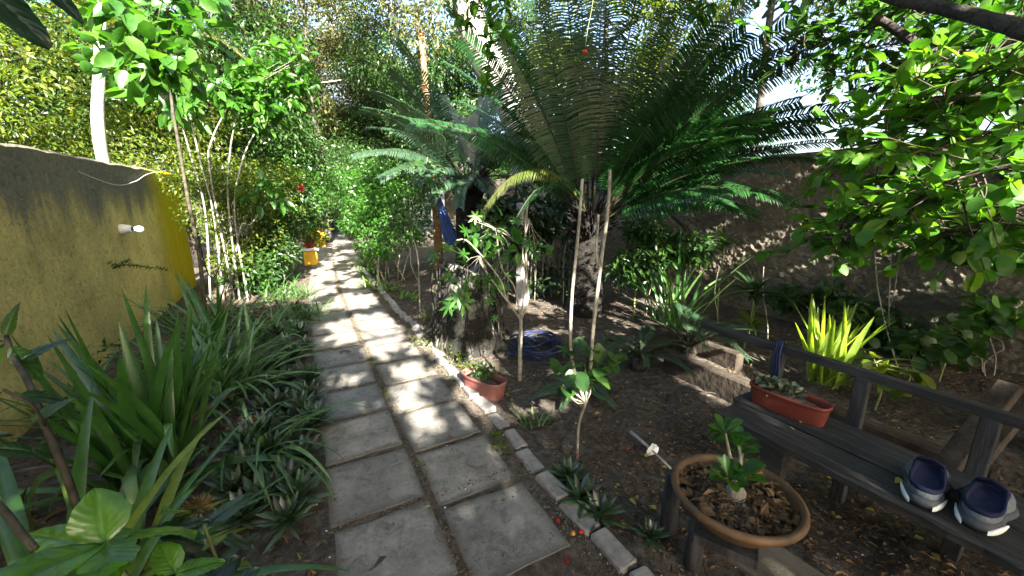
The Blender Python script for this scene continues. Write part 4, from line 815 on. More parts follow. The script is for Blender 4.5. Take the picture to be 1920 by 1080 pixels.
# undergrowth between the cycads: sprouting canes
t = thing('cane_thicket', 'thicket of pale thin canes with leaves behind the sapling and between the cycads', 'plant', tuple(DD(1010, 520, 5.8) * [1, 1, 0])); mb = MB(); lf = MB()
for i in range(34):
    x = U(975, 1075); dd = U(5.2, 7); b = DD(x, 510, dd) * [1, 1, 0]; e = b + [U(-.15, .15), U(-.15, .15), U(.9, 1.6)]; pts = wob(b, e, 4, .03); tube(mb, pts, U(.007, .012), 5)
    foliage_cloud(lf, [e], [.3], 26, .13, .45, 'kite', .4); foliage_cloud(lf, [b + [0, 0, .25]], [.25], 16, .1, .5, 'kite', .2)
P(mb, 'canes', M['bark_pale'], t); P(lf, 'leaves', M['dark'], t)
# right: bed plants against the dark wall
def tuft(label, base, L, n=30, mat='mid', name='whorled_plant', stemh=.5, W=.03, group=None):
    base = np.asarray(base, float); t = thing(name, label, 'plant', base, 0, group); mb = MB(); top = base + [U(-.05, .05), U(-.05, .05), stemh]; pts = wob(base - [0, 0, .03], top, 4, .015); tube(mb, pts, .011, 6); P(mb, 'stem', M['twig_green'], t)
    lf = MB()
    for i in range(n): blade(lf, top - [0, 0, U(0, .12) * stemh], i * 2.4, U(.0, 1.1), L * U(.8, 1.1), W, U(.4, 1.0), 7, 0, None, .3)
    P(lf, 'leaves', M[mat], t)
tuft('dark dracaena with drooping whorl of long leaves against the brown wall', G(1400, 640), .36, 34, 'dark', stemh=.55, W=.045)
tuft('small pale whorled plant lit in front of the dark dracaena', G(1395, 655), .24, 30, 'lime', stemh=.28, W=.022)
tuft('upper whorl of narrow leaves near the wall above the bench rail', AX(1345, 600, 4.6) * [1, 1, 0], .3, 26, 'mid', stemh=1.0, W=.028)
tuft('leafy whorled plant left of the dracaena beside the long bladed clump', G(1185, 600), .3, 30, 'dark', stemh=.7, W=.05)
strap_clump('strap_leaf_plant', 'dark clump of long thin blades between big cycad and dracaena', G(1262, 625), rb(40, L=(.7, 1.25), W=(.022, .035), el=(.9, 1.5), dr=(.2, 1.2), m=(0, 0, 1), sp=.15), SM)
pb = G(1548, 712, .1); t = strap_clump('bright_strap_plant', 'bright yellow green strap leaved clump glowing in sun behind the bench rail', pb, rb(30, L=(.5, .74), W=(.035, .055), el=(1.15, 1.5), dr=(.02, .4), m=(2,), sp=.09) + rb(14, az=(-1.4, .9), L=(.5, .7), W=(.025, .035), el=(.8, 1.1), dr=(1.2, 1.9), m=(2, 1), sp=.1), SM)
for i, (px, py, h, lab) in enumerate(((1590, 640, .45, 'small dark leafed seedling in the bed left behind the glowing clump'), (1700, 700, .45, 'round leaved seedling cluster against the wall behind the bench rail'), (1760, 690, .5, 'round leaved plant with pale leaves behind the rail near the leaning planks'), (1850, 640, .7, 'leafy plant with yellowish sunlit leaves beside the right tree trunk'), (1210, 560, .9, 'leafy dark shrub by the brown wall right of the tall cycad'), (1640, 745, .35, 'lime leaved seedling beside the bench post'))):
    p_ = G(px, py + 25) if px != 1210 else AX(1250, 540, 4.7) * [1, 1, 0]
    sapling('bed_seedling', lab, [([p_, p_ + [.03, 0, h * .5], p_ + [.0, .05, h]], .008, .004)], [(p_ + [0, 0, h], .2, 26), (p_ + [.05, -.05, h * .7], .16, 14)], M['lime' if i in (3, 5) else 'mid'], M['twig_green'], .1, 'round', Wr=.75, cat='plant')
for i, (px, py, top, dx) in enumerate(((1655, 650, (1685, 480), 0), (1672, 660, (1672, 440), 0), (1690, 700, (1640, 470), 0), (1440, 650, (1432, 500), 0), (1345, 640, (1348, 500), 0), (1870, 650, (1790, 520), 0))):
    b_ = G(px, py); d_ = math.hypot(*b_[:2]); mb = MB(); tube(mb, wob(b_ - [0, 0, .03], DD(top[0], top[1], d_ + .1), 4, .02), np.linspace(.007, .003, 8), 5)
    tag(mb.build('bare_stem', M['twig'], None, b_), ['thin bare leaning stem in the bed, left of the three behind the glowing clump', 'thin upright bare stem against the wall, middle of the three', 'thin bare stem bending left against the wall, right of the three', 'thin bare stem rising beside the dark dracaena', 'thin bare stem rising right of the long bladed clump', 'thin dark stem leaning left near the right tree trunk'][i], 'stem', 'bare stems against the brown wall')

# ------------------------------------------------------------------ stump, concrete post, orange trunk, hammock, white cloth
sb = G(893, 655); t = thing('tree_stump', 'dark mossy stump with pale patches under the lobed sapling', 'stump', sb); mb = MB()
n_ = 26; V = []; hs = np.linspace(-.05, .78, 12)
for k_, z in enumerate(hs):
    for j in range(n_):
        a = 6.283 * j / n_; r = .31 * (1 - .28 * z) + .05 * math.sin(3 * a + z * 2) + .12 * math.exp(-z * 6) * (1 + .6 * math.sin(5 * a)) + U(-.018, .018)
        V.append((sb[0] + r * math.cos(a) * 1.05, sb[1] + .25 + r * math.sin(a), z + U(-.015, .015) + (.14 * math.sin(a * 2 + 1) + .06 * math.sin(5 * a) if k_ == 11 else 0)))
j = np.arange(n_); F = np.vstack([np.stack([i * n_ + j, i * n_ + (j + 1) % n_, (i + 1) * n_ + (j + 1) % n_, (i + 1) * n_ + j], 1) for i in range(11)]); mb.add(np.array(V), [F, (11 * n_ + j)[None]])
P(mb, 'stump_wood', M['rock'], t); mb = MB()
for _ in range(60):
    a = U(0, 6.28); z = U(.0, .9); c_ = np.array([sb[0] + .36 * math.cos(a) * (1 - .2 * z), sb[1] + .25 + .36 * math.sin(a) * (1 - .2 * z), z]); foliage_cloud(mb, [c_], [.06], 8, .035, .6, 'kite')
for _ in range(16):
    a = U(3.2, 6.2); p0 = np.array([sb[0] + .33 * math.cos(a), sb[1] + .25 + .33 * math.sin(a), U(.5, 1.0)]); tube(mb, wob(p0, [p0[0] + .06 * math.cos(a), p0[1] + .1 * math.sin(a), 0], 5, .02), .006, 4, 1)
struct(P(mb, 'moss', [M['mid'], M['bark']], t), 'stuff')
pb_ = DD(978, 570, 5.4) * [1, 1, 0]; mb = MB(); h_ = DD(975, 380, 5.4)[2]; box(mb, (pb_[0], pb_[1], h_ / 2), (.12, .12, h_), rotz(.3), 0, .01, .001)
tag(mb.build('concrete_post', plain('post_concrete', (.2, .2, .2), (.33, .33, .32), 12, .85, .4)), 'grey square concrete post standing behind the lobed sapling', 'post')
ot = DD(822, 505, 8.2) * [1, 1, 0]; t = thing('slim_tree', 'slim tree with orange brown bark holding the blue hammock', 'tree', ot); mb = MB(); pp = smoothpath([ot - [0, 0, .1], DD(822, 470, 8.2), DD(818, 400, 8.2), DD(812, 340, 8.2), DD(800, 200, 8.2), DD(790, 60, 8.2)], 24)
tube(mb, pp, np.linspace(.1, .055, 24), 9, 0, True, .08); P(mb, 'trunk', M['bark_orange'], t); mb = MB(); foliage_cloud(mb, [DD(800, 60, 8.2), DD(770, 20, 8.2), DD(830, 0, 8.4)], [.6, .6, .7], 900, .1, .45); P(mb, 'crown', M['olive'], t)
def cloth(path, wd, nm, mat, label, cat, sidev, folds=5, depth=.05):
    pts = smoothpath(path, 24); k = 25; V = []
    for i, p in enumerate(pts):
        f = i / 23; ww = np.interp(f, np.linspace(0, 1, len(wd)), wd)
        for j in range(k):
            u = j / (k - 1) - .5; V.append(p + np.asarray(sidev) * u * ww + np.array([.2, -1, 0]) * depth * math.sin(u * folds * 6.28 + f * 3) * min(1, ww * 4))
    i = np.arange(23)[:, None] * k; j = np.arange(k - 1)[None]; a = (i + j).ravel(); m_ = MB(); m_.add(np.array(V), np.stack([a, a + 1, a + k + 1, a + k], 1))
    o = m_.build(nm, mat); md = o.modifiers.new('thick', 'SOLIDIFY'); md.thickness = .004; return tag(o, label, cat)
cloth([DD(818, 352, 8.1), DD(828, 395, 7.8), DD(842, 440, 7.5), DD(850, 462, 7.3)], [.05, .2, .34, .3], 'hammock', M['cloth_blue'], 'blue woven hammock hanging from the orange barked tree', 'hammock', [.88, .47, 0], 4, .06)
cloth([DD(803, 355, 9.2), DD(800, 400, 9.2), DD(797, 435, 9.2)], [.15, .3, .42], 'white_cloth', M['cloth_white'], 'white cloth hanging behind the orange barked tree', 'cloth', [.88, .47, 0], 3, .05)

# ------------------------------------------------------------------ pots
def soil_disc(sx, sy, n=24):
    m_ = MB(); lathe(m_, [(.0, 0.012), (.3, .01), (.6, .004), (.85, .0), (1, -.004)][::-1], n, (0, 0, 0), sx, sy); return m_
def shift(mb, R, c):
    V = np.concatenate(mb.V) @ np.asarray(R).T + np.asarray(c); mb.V = [V]; return mb
def trough(label, c, L, Wd, H, rz, mat, taper=.8, tilt=None, name='planter'):
    c = np.asarray(c, float); t = thing(name, label, 'planter', c); R = rotz(rz); n = 40
    th = np.linspace(0, 2 * math.pi, n, endpoint=False)
    def ring(l, w, z):
        e = 3.2; x = np.sign(np.cos(th)) * np.abs(np.cos(th)) ** (2 / e) * l / 2; y = np.sign(np.sin(th)) * np.abs(np.sin(th)) ** (2 / e) * w / 2; return np.stack([x, y, np.full(n, z)], 1)
    prof = [(taper, 0), (taper + .01, .004), (.97, H * .8), (.97, H * .83), (1.06, H * .85), (1.07, H * .93), (1.06, H), (1.0, H + .002), (.95, H * .93), (.9, H * .8), (.86, H * .6)]
    V = []
    for s_, z in prof:
        k = (1 - s_) * Wd; V.append(ring(L - k, Wd - k, z))
    V = np.vstack(V); j = np.arange(n); F = np.vstack([np.stack([i * n + j, i * n + (j + 1) % n, (i + 1) * n + (j + 1) % n, (i + 1) * n + j], 1) for i in range(len(prof) - 1)])
    mb = MB(); mb.add(V @ R.T + c, [F, j[::-1][None]]); P(mb, 'trough', mat, t)
    mb = MB(); lathe(mb, [(1, 0), (.7, .012), (.3, .018), (0, .02)], 32, (0, 0, 0), (L - .06) / 2, (Wd - .04) / 2); P(shift(mb, R, c + [0, 0, H * .74]), 'potting_soil', M['soil'], t); return t, R
rz1 = math.radians(68)
tp, R_ = trough('faded pink clay coloured trough planter on the ground by the path edge', G(912, 752) + [.03, .12, 0], .4, .18, .15, math.radians(112), M['pinkclay'], .8)
lf = MB(); c_ = np.array(tp.location)
for _ in range(12): foliage_cloud(lf, [c_ + R_ @ np.array([U(-.12, .12), U(-.04, .04), .19])], [.07], 16, .035, .45, 'lance', -.3)
P(lf, 'seedlings', M['mid'], tp)
tp, R_ = trough('long red brown plastic planter on the far end of the bench seat', G(1475, 778, .43) + [.03, .02, 0], .35, .135, .105, math.radians(96), M['plastic'])
lf = MB(); c_ = np.array(tp.location)
for _ in range(9):
    q = c_ + R_ @ np.array([U(-.02, .13), U(-.03, .03), .11]); foliage_cloud(lf, [q], [.045], 22, .03, .75, 'ovate', -.4)
P(lf, 'succulents', leafmat('grey_succulent', [(.06, .09, .05), (.12, .14, .09)], .5, .1), tp)
# bowl with desert rose on a timber stool
bz = .335; bc = G(1372, 975, bz); bc[2] = bz; BR = .205
t = thing('terracotta_bowl', 'wide shallow terracotta bowl planted with a small desert rose', 'pot', bc); mb = MB()
lathe(mb, [(.1, 0), (.115, .004), (.15, .03), (.185, .075), (.198, .098), (.212, .1), (.219, .112), (.217, .126), (.206, .132), (.196, .126), (.19, .11), (.184, .09)], 56, bc); P(mb, 'bowl', M['terracotta'], t)
mb = MB(); lathe(mb, [(.19, .088), (.12, .1), (.05, .106), (0, .108)], 40, bc); P(mb, 'potting_soil', M['soil'], t)
mb = MB()
for (n, L, mi) in ((330, .03, 0), (130, .017, 1), (50, .05, 0)):
    r = .178 * np.sqrt(U(0, 1, n)); a = U(0, 6.28, n); pos = bc + np.stack([r * np.cos(a), r * np.sin(a), .1 + .012 * (1 - r / .18) + U(0, .014, n)], 1)
    leaves(mb, pos, nrm(rng.normal(0, 1, (n, 3)) * [1, 1, .35]), nrm(np.array([0, 0, 1]) + rng.normal(0, .5, (n, 3))), L * U(.6, 1.3, n), L * U(.5, .9, n), 'kite', mi)
o = P(mb, 'mulch', [M['litter'], M['dried']], t); o['kind'] = 'stuff'
c_ = bc + [.0, .0, .105]
ds = thing('desert_rose', 'small desert rose with swollen base and glossy leaf tufts in the bowl', 'plant', c_)
mb = MB(); lathe(mb, [(.03, -.02), (.036, .0), (.034, .02), (.022, .04), (.012, .055), (.009, .07)], 14, c_); 
tops = []
for (dx, dy, dz, md) in ((-.07, .03, .26, (-.02, .03, .12)), (.05, .04, .17, (.035, .02, .08)), (-.12, -.02, .13, (-.04, -.01, .07)), (.11, .05, .11, (.06, .03, .05)), (-.03, -.04, .11, (-.01, -.02, .07))):
    e = c_ + [dx * .9, dy, dz]; tube(mb, smoothpath([c_ + [0, 0, .05], c_ + np.array(md) + [0, 0, .04], e], 9), np.linspace(.008, .004, 9), 7); tops.append(e)
P(mb, 'caudex', M['twig'], ds); mb = MB()
for e in tops:
    n = 12; a = np.arange(n) * 2.4; el = U(.0, 1.1, n); d = np.stack([np.cos(a) * np.cos(el), np.sin(a) * np.cos(el), np.sin(el)], 1); leaves(mb, np.repeat(e[None], n, 0) - d * 0 + rng.normal(0, .004, (n, 3)), d, [0, 0, 1.], U(.055, .085, n), U(.024, .034, n), 'obov')
P(mb, 'leaves', M['bright'], ds)
st = thing('timber_stool', 'grey split timber stool leg and top carrying the terracotta bowl', 'stool', (bc[0], bc[1], 0)); mb = MB(); box(mb, (bc[0] - .02, bc[1], bz - .02), (.26, .2, .034), rotz(.5), 0, .004); P(mb, 'top', M['wood_post'], st)
g0 = G(1298, 1062)
for q in (g0, g0 + [.22, .12, 0], g0 + [.05, .17, 0]):
    mb = MB(); n_ = 10; tube(mb, [(q[0], q[1], -.05), (q[0], q[1], .15), (q[0] + .004, q[1], bz - .038)], .036, 8, 0, True, .08); P(mb, 'leg', M['wood_post'], st)
mb = MB(); gs = G(1440, 1062); box(mb, (gs[0], gs[1] - .02, .012), (.24, .34, .05), rotz(.12), 0, .008, .002); tag(mb.build('stone_slab', M['slab']), 'loose grey stone slab on the ground below the terracotta bowl', 'slab')

# ------------------------------------------------------------------ bench
be = thing('timber_bench', 'long weathered grey timber bench with low back rail on the right', 'bench', (2.0, .2, 0))
def bpart(name, fn, mat='wood', lab=None):
    mb = MB(); fn(mb); o = P(mb, name, M[mat], be)
    if lab: o['label'] = lab
    return o
def board(mb, x0, x1, y0, y1, z, th=.035):
    n = 30; yy = np.linspace(y0, y1, n); V = []
    for i, y in enumerate(yy):
        wx = rng.normal(0, .0025); e = .0
        V += [(x0 + wx + .004, y, z - th), (x0 + wx, y, z - .005), (x0 + wx + .005, y, z + rng.normal(0, .0012)), ((x0 + x1) / 2, y, z + rng.normal(0, .0012)), (x1 + wx - .005, y, z + rng.normal(0, .0012)), (x1 + wx, y, z - .005), (x1 + wx - .004, y, z - th)]
    i = np.arange(n - 1)[:, None] * 7; k = np.arange(7)[None]; F = np.stack([(i + k).ravel(), (i + (k + 1) % 7).ravel(), (i + 7 + (k + 1) % 7).ravel(), (i + 7 + k).ravel()], 1)
    mb.add(np.array(V), [F, np.arange(7)[::-1][None], ((n - 1) * 7 + np.arange(7))[None]], 0, False)
SZ = .425
bpart('seat_board', lambda m_: board(m_, 1.79, 1.985, -1.1, 1.13, SZ)); bpart('seat_board', lambda m_: board(m_, 1.995, 2.24, -1.1, 1.17, SZ + .003))
for (yy_, xx_) in ((.86, 1.86), (-.6, 1.86)): bpart('leg', lambda m_: box(m_, (xx_, yy_, (SZ - .036) / 2 - .03), (.05, .1, SZ - .036 + .05), None, 0, .004))
RZ = .685
for yy_ in (1.12, .74, .34, -.35): bpart('back_post', lambda m_: beam(m_, (2.275, yy_, -.03), (2.285, yy_ - .0, RZ - .022), .04, .055, up=(0, 1, 0)), 'wood_post')
bpart('back_rail', lambda m_: beam(m_, (2.3, 1.62, RZ - .01), (2.29, -.5, RZ), .045, .042))
mb = MB(); ribbon(mb, smoothpath([(2.252, 1.10, .47), (2.248, 1.105, .56), (2.25, 1.11, .66), (2.262, 1.115, .715), (2.3, 1.12, .722), (2.335, 1.12, .7)], 14), .036, np.array([.1, 1, 0]), .15)
for i in range(3): tube(mb, smoothpath([(2.25, 1.09 + i * .014, .47), (2.244, 1.09 + i * .014, .56), (2.246, 1.1 + i * .012, .66), (2.26, 1.1 + i * .012, .718)], 10), .006, 5)
tag(mb.build('blue_rope_strap', M['blue_rope']), 'blue rope tied down the bench post behind the plastic planter', 'rope')
for k_, (a, b, lab) in enumerate((((1772, 880), (1895, 722), 'thick brown plank leaning up against the right tree, nearer of two'), ((1815, 880), (1925, 745), 'darker plank leaning behind the first against the right tree'))):
    A = G(a[0], a[1], .34); B = DD(b[0], b[1], 2.75 + .1 * k_); A2 = A - (B - A) * .5
    mb = MB(); beam(mb, A2, B, .075, .05); tag(mb.build('leaning_plank', M['wood_brown']), lab, 'plank', 'planks leaning on the right tree')
for (x, y0, y1, z, lab) in ((2.75, 1.05, 2.25, .16, 'timber sleeper edging the bed, farthest one with a gap before it'), (2.82, .35, 1.32, .2, 'mossy timber sleeper edging the bed below the glowing clump'), (2.95, -.9, .28, .22, 'timber sleeper edging the bed, nearest one behind the bench posts'), (3.25, 1.9, 3.0, .15, 'short timber sleeper at the far end of the raised bed')):
    mb = MB(); beam(mb, (x, y1, z / 2), (x + .02, y0, z / 2), .1, z + .04, 0, .012, jit=.004); tag(mb.build('timber_sleeper', M['wood_brown']), lab, 'sleeper', 'sleepers edging the raised bed')
# ------------------------------------------------------------------ shoes
def shoe(c, rz, label, mirror=1):
    t = thing('running_shoe', label, 'shoe', c, 0, 'pair of running shoes on the bench'); R = rotz(rz); n = 36; th = np.linspace(0, 2 * math.pi, n, endpoint=False)
    def outline(x0, x1, w, z, tip=0, zf=0):
        u = np.cos(th); v = np.sin(th); x = (x0 + x1) / 2 + u * (x1 - x0) / 2; f = np.clip((x - 0) / .285, 0, 1)
        wd = 1.22 * w * (.86 - .12 * np.exp(-((f - .42) / .16) ** 2) + .22 * np.exp(-((f - .72) / .2) ** 2)) * np.abs(v) ** .75 * np.sign(v)
        return np.stack([x, wd * .5 * mirror + 0 * x, z + tip * np.clip(f - .75, 0, 1) ** 1.5 + zf * (1 - f)], 1)
    def loft(rings, nm, mat, caps=True, faces=None):
        V = (np.vstack(rings) * 1.0) @ R.T + np.asarray(c); j = np.arange(n); m_ = MB(); F = [np.vstack([np.stack([i * n + j, i * n + (j + 1) % n, (i + 1) * n + (j + 1) % n, (i + 1) * n + j], 1) for i in range(len(rings) - 1)])]
        if caps: F += [j[::-1][None], ((len(rings) - 1) * n + j)[None]]
        m_.add(V, F); o_ = P(m_, nm, mat, t)
        if faces:
            for p_ in o_.data.polygons:
                jj = p_.index % n
                if p_.index < 3 * n and (26 + 9 * (p_.index // n) < abs(jj * 360 / n - 180) < 80 or abs(jj * 360 / n - 180) > 120): p_.material_index = 1
        return o_
    loft([outline(.005, .275, .098, .001, .3), outline(.0, .28, .104, .012, .3)], 'outsole', M['sole_black'])
    loft([outline(-.006, .284, .108, .0125, .3), outline(-.014, .288, .116, .026, .3, .004), outline(-.01, .284, .11, .04, .3, .006), outline(.0, .278, .1, .045, .3, .01)], 'midsole', M['sole_grey'])
    for sg in (-1, 1):            # white flared corners of the heel
        a = np.radians(180 + sg * np.linspace(22, 82, 13)); hgt = .034 * np.sin(np.linspace(.12, 1, 13) * math.pi) ** .7 + .002; V = []
        for a_, h_ in zip(a, hgt):
            f0 = np.array([np.cos(a_), np.sin(a_)]); c0 = .137
            for (k, z) in ((1.0, .010), (1.045, .012), (1.05, .012 + h_ * .5), (1.0, .012 + h_ * .85)):
                x = c0 + f0[0] * .151 * k; wd = 1.22 * .116 * .84 * abs(f0[1]) ** .75 * np.sign(f0[1]) * .5 * k * mirror; V.append((x, wd, z))
        V = np.array(V) @ R.T + np.asarray(c); q = np.arange(12)[:, None] * 4; m_ = MB(); m_.add(V, [np.vstack([q + [0, 1, 5, 4], q + [1, 2, 6, 5], q + [2, 3, 7, 6], q + [3, 0, 4, 7]]), np.array([[0, 1, 2, 3]]), np.array([[51, 50, 49, 48]])]); P(m_, 'heel_flare', M['sole_white'], t)
    def rise(r_, k=1.0): r_[:, 2] += np.clip((r_[:, 0] - .05) / .12, 0, 1) * .042 * k; return r_
    loft([outline(.002, .278, .098, .044, .3, .006), outline(-.002, .274, .099, .058, .25), rise(outline(-.002, .258, .097, .068), .4), rise(outline(.0, .225, .095, .076), .8), rise(outline(.002, .2, .093, .082))], 'upper', M['greyfab'], False)
    loft([rise(outline(.003, .199, .0925, .082)), rise(outline(.0, .188, .096, .09)), rise(outline(.003, .18, .094, .1)), rise(outline(.012, .17, .084, .102)), rise(outline(.02, .16, .074, .09)), outline(.028, .15, .066, .075), outline(.032, .15, .06, .055)], 'collar', M['navy'])
    m_ = MB(); tg = smoothpath([(.21, 0, .1), (.18, 0, .132), (.16, 0, .158), (.15, 0, .172)], 10); ribbon(m_, tg @ R.T + c, [.06, .068, .072, .075, .077, .077, .075, .068, .056, .036], R @ np.array([0, 1., 0]), -.35); o_ = P(m_, 'tongue', M['navy'], t); md = o_.modifiers.new('pad', 'SOLIDIFY'); md.thickness = .008
    m_ = MB()
    for i in range(5):
        x = .15 + i * .017; z = .128 - i * .009
        tube(m_, smoothpath([(x, -.03, z - .008), (x + .004, 0, z + .006), (x + .008, .03, z - .008)], 7) @ R.T + c, .0022, 5)
    tube(m_, smoothpath([(.15, .0, .14), (.14, -.03 * mirror, .135), (.11, -.055 * mirror, .1), (.13, -.07 * mirror, .06), (.16, -.06 * mirror, .04)], 14) @ R.T + c, .002, 5)
    P(m_, 'laces', M['navy'], t); t.scale = (.95, 1.0, .78); t.location.x -= .03; return t
s1 = G(1738, 950, SZ + .004); s2 = G(1835, 990, SZ + .004)
shoe(np.array([s1[0] + .0, s1[1] + .01, SZ + .0035]), math.radians(12), 'grey and navy running shoe on the bench, left one of the pair', 1)
shoe(np.array([s2[0] - .0, s2[1] + .005, SZ + .0035]), math.radians(4), 'grey and navy running shoe on the bench, right one of the pair', -1)

# ------------------------------------------------------------------ hoses, rope coil, wind spinner
mb = MB(); hc = G(985, 690); 
cc = G(1005, 665); k = 0
for i in range(13):
    n = 40; a = np.linspace(0, 6.28 * 1.02, n) + U(0, 6); rx, ry = U(.16, .29), U(.14, .3); ctr = cc + [U(-.04, .06), U(-.04, .06), 0]
    r = 1 + .2 * np.sin(a * 2 + U(0, 6)) + .09 * np.sin(a * 3 + U(0, 6)) + .05 * np.sin(5 * a + U(0, 6)); tube(mb, np.stack([ctr[0] + rx * np.cos(a) * r, ctr[1] + ry * np.sin(a) * r, .03 + .012 * i * U(.5, 1) + .02 * np.sin(a + U(0, 6)) + (0.12 * np.clip(np.cos(a - 2.9), 0, 1) if i < 4 else 0)], 1), .0075, 6)
tag(mb.build('hose_coil', M['blue_rope']), 'coil of blue hose lying on the soil behind the sapling', 'hose')
mb = MB(); hp = [G(1140, 640), G(1230, 668), G(1300, 700), G(1345, 725), G(1390, 745)]; tube(mb, smoothpath([p + [0, 0, .02] for p in hp], 30), .008, 6); tag(mb.build('garden_hose', M['blackhose']), 'thin black hose running over the soil towards the bench end', 'hose')
ws = thing('wind_spinner', 'white frilled plastic flower on a thin stick lying by the bowl', 'ornament', G(1222, 858)); A = G(1256, 893) + [0, 0, .05]; Bc = G(1222, 858) + [0, 0, .05]; Cc = G(1182, 822) + [0, 0, .045]
mb = MB(); tube(mb, [A, Bc], .0055, 7); P(mb, 'stick', M['clear'], ws); mb = MB(); tube(mb, [Bc, Cc], [.007, .012], 9); P(mb, 'clear_tube', M['clear'], ws)
mb = MB(); ax = nrm(A - Cc); e1 = nrm(np.cross(ax, [0, 0, 1])); e2 = np.cross(ax, e1)
for i in range(11):
    a = 6.283 * i / 11; d = e1 * math.cos(a) + e2 * math.sin(a); leaves(mb, Bc[None], (d + ax * U(-.2, .3))[None], ax[None], .04, .028, 'obov')
P(mb, 'frill', M['cloth_white'], ws)

# ------------------------------------------------------------------ far end of the path
pd = G(585, 497); t = thing('yellow_pedestal', 'yellow painted pedestal with white top beside the far path', 'pedestal', pd); mb = MB(); box(mb, pd + [0, 0, .17], (.27, .25, .34), rotz(-.1), 0, .01, .001); P(mb, 'body', M['yellowpaint'], t)
mb = MB(); box(mb, pd + [0, 0, .365], (.36, .34, .045), rotz(-.1), 0, .008); P(mb, 'top', M['white'], t)
def pot(label, c, r, h, mat, leafm, lcol, flower=False, name='flower_pot'):
    t = thing(name, label, 'pot', c); mb = MB(); lathe(mb, [(r * .7, 0), (r, h * .9), (r * 1.1, h * .9), (r * 1.1, h), (r * .9, h), (r * .88, h * .9)], 20, c); P(mb, 'pot', mat, t)
    lf = MB(); foliage_cloud(lf, [np.asarray(c) + [0, 0, h + r * .6]], [r * 1.3], 90, r * .7, .5); P(lf, 'leaves', M[leafm], t)
    if flower: f = MB(); foliage_cloud(f, [np.asarray(c) + [0, 0, h + r * 1.0]], [r * 1.2], 50, r * .5, .8, 'round'); P(f, 'flowers', M['red'], t)
pot('small red pot standing on the yellow pedestal', pd + [0.0, 0, .39], .1, .12, M['red'], 'olive', 1)
pot('orange pot with red flowers in the bed left of the pedestal', G(508, 500), .2, .4, M['yellowpaint'], 'bright', 1, True)
y2 = DD(592, 445, 13.5) * [1, 1, 0]; t = thing('yellow_planter_block', 'second yellow block farther back with plants around it', 'planter', y2); mb = MB(); box(mb, y2 + [0, 0, .25], (.5, .4, .5), None, 0, .01); P(mb, 'block', M['yellowpaint'], t); lf = MB(); foliage_cloud(lf, [y2 + [0, -.2, .6], y2 + [-.2, -.35, .3], y2 + [.1, -.3, .35]], [.4, .35, .25], 260, .14, .5); P(lf, 'plant', M['lime'], t)
tb = G(622, 436); tb2 = tb + [0, 0, 0]; t = thing('blue_barrel', 'small blue barrel at the far end of the path', 'barrel', tb2); mb = MB(); lathe(mb, [(.3, 0), (.34, .05), (.36, .4), (.34, .75), (.3, .8), (.26, .82), (0, .82)], 20, tb2, 1.0, .8); P(mb, 'body', plain('blue_plastic', (.04, .07, .16), (.08, .12, .24), 4, .5, 0), t)
mb = MB(); lathe(mb, [(.33, .78), (.34, .8), (.33, .84), (.0, .86)], 20, tb2, 1, .8); P(mb, 'lid', M['navy'], t)
sh = DD(605, 400, 24) * [1, 1, 0]; t = thing('garden_shed', 'dark open fronted shed at the far end of the path', 'shed', sh); mb = MB()
for (cx, cy, sx, sy) in ((-1.6, 0, .15, 2.5), (1.6, 0, .15, 2.5), (0, 1.2, 3.05, .12)): box(mb, sh + [cx, cy, 1.1], (sx, sy, 2.2), None, 0)
P(mb, 'wall', M['bark'], t); mb = MB(); box(mb, sh + [0, 0, 2.3], (3.8, 3.1, .14), None, 0); P(mb, 'roof', plain('pink_tiles', (.2, .09, .07), (.35, .2, .16), 8, .8, .4), t)
hb = DD(563, 353, 8.5); t = thing('red_hibiscus_bloom', 'red flower among the leaves above the far path', 'flower', hb); mb = MB(); n = 6; a = np.arange(n) * 1.047; leaves(mb, np.repeat(hb[None], n, 0), np.stack([np.cos(a), -.4 + 0 * a, np.sin(a)], 1), [0, -1., 0.1], .08, .08, 'round'); P(mb, 'petals', M['red'], t)
mb = MB(); tube(mb, [hb, hb + [0, -.09, .02]], .006, 5); P(mb, 'stamen', M['yellowpaint'], t); mb = MB(); tube(mb, wob(hb, hb * [1, 1, 0] + [-.25, .25, 0], 4, .03), .008, 5); P(mb, 'stem', M['twig_green'], t)

# ------------------------------------------------------------------ background trees
def bgtree(label, px, dist, ztop, r, n, L, mat, bark='bark_mid', tr=.1, zb=1.5, k=26, group=None, cr=(.5, .9), rv=None, name='garden_tree', Wr=.5):
    b = DD(px, 400, dist) * [1, 1, 0]; zc = (ztop + zb) / 2
    return tree(name, label, 'tree', b, max(1.6, zc), b + [0, 0, zc], (r, r, (ztop - zb) / 2), k, n, L, M[mat], M[bark], tr, group, cr, Wr=Wr)
bgtree('olive leaved tree far behind the left end of the path', 560, 17, 7.5, 3.2, 34000, .12, 'olive', zb=1.8, k=50, cr=(.6, 1.1))
bgtree('tall tree far behind the path, half hidden by the blue cycad', 660, 22, 9.5, 4.2, 34000, .15, 'olive', zb=2.6, k=50, cr=(.6, 1.2))
bgtree('dense green tree closing the view behind the blue cycad', 770, 18, 7.0, 3.4, 26000, .13, 'mid', zb=1.0, k=44, cr=(.6, 1.1))
bgtree('broad green tree behind the tall cycad by the far wall', 950, 15, 6.5, 3.8, 30000, .13, 'mid', zb=1.5, k=46, cr=(.6, 1.1))
bgtree('yellow green tree beyond the wall at the far left edge', 40, 10.5, 4.7, 2.6, 17000, .1, 'lime', zb=1.6, k=34, cr=(.5, .9), tr=.09)
bgtree('dense mid green tree behind the white trunk', 200, 13.5, 6.3, 3.0, 17000, .11, 'mid', zb=1.5, k=36, cr=(.6, 1.0), bark='bark')
bgtree('leafy tree behind the pale stalked shrub', 400, 13, 6.8, 2.8, 22000, .11, 'mid', zb=1.6, k=34, cr=(.6, 1.0))
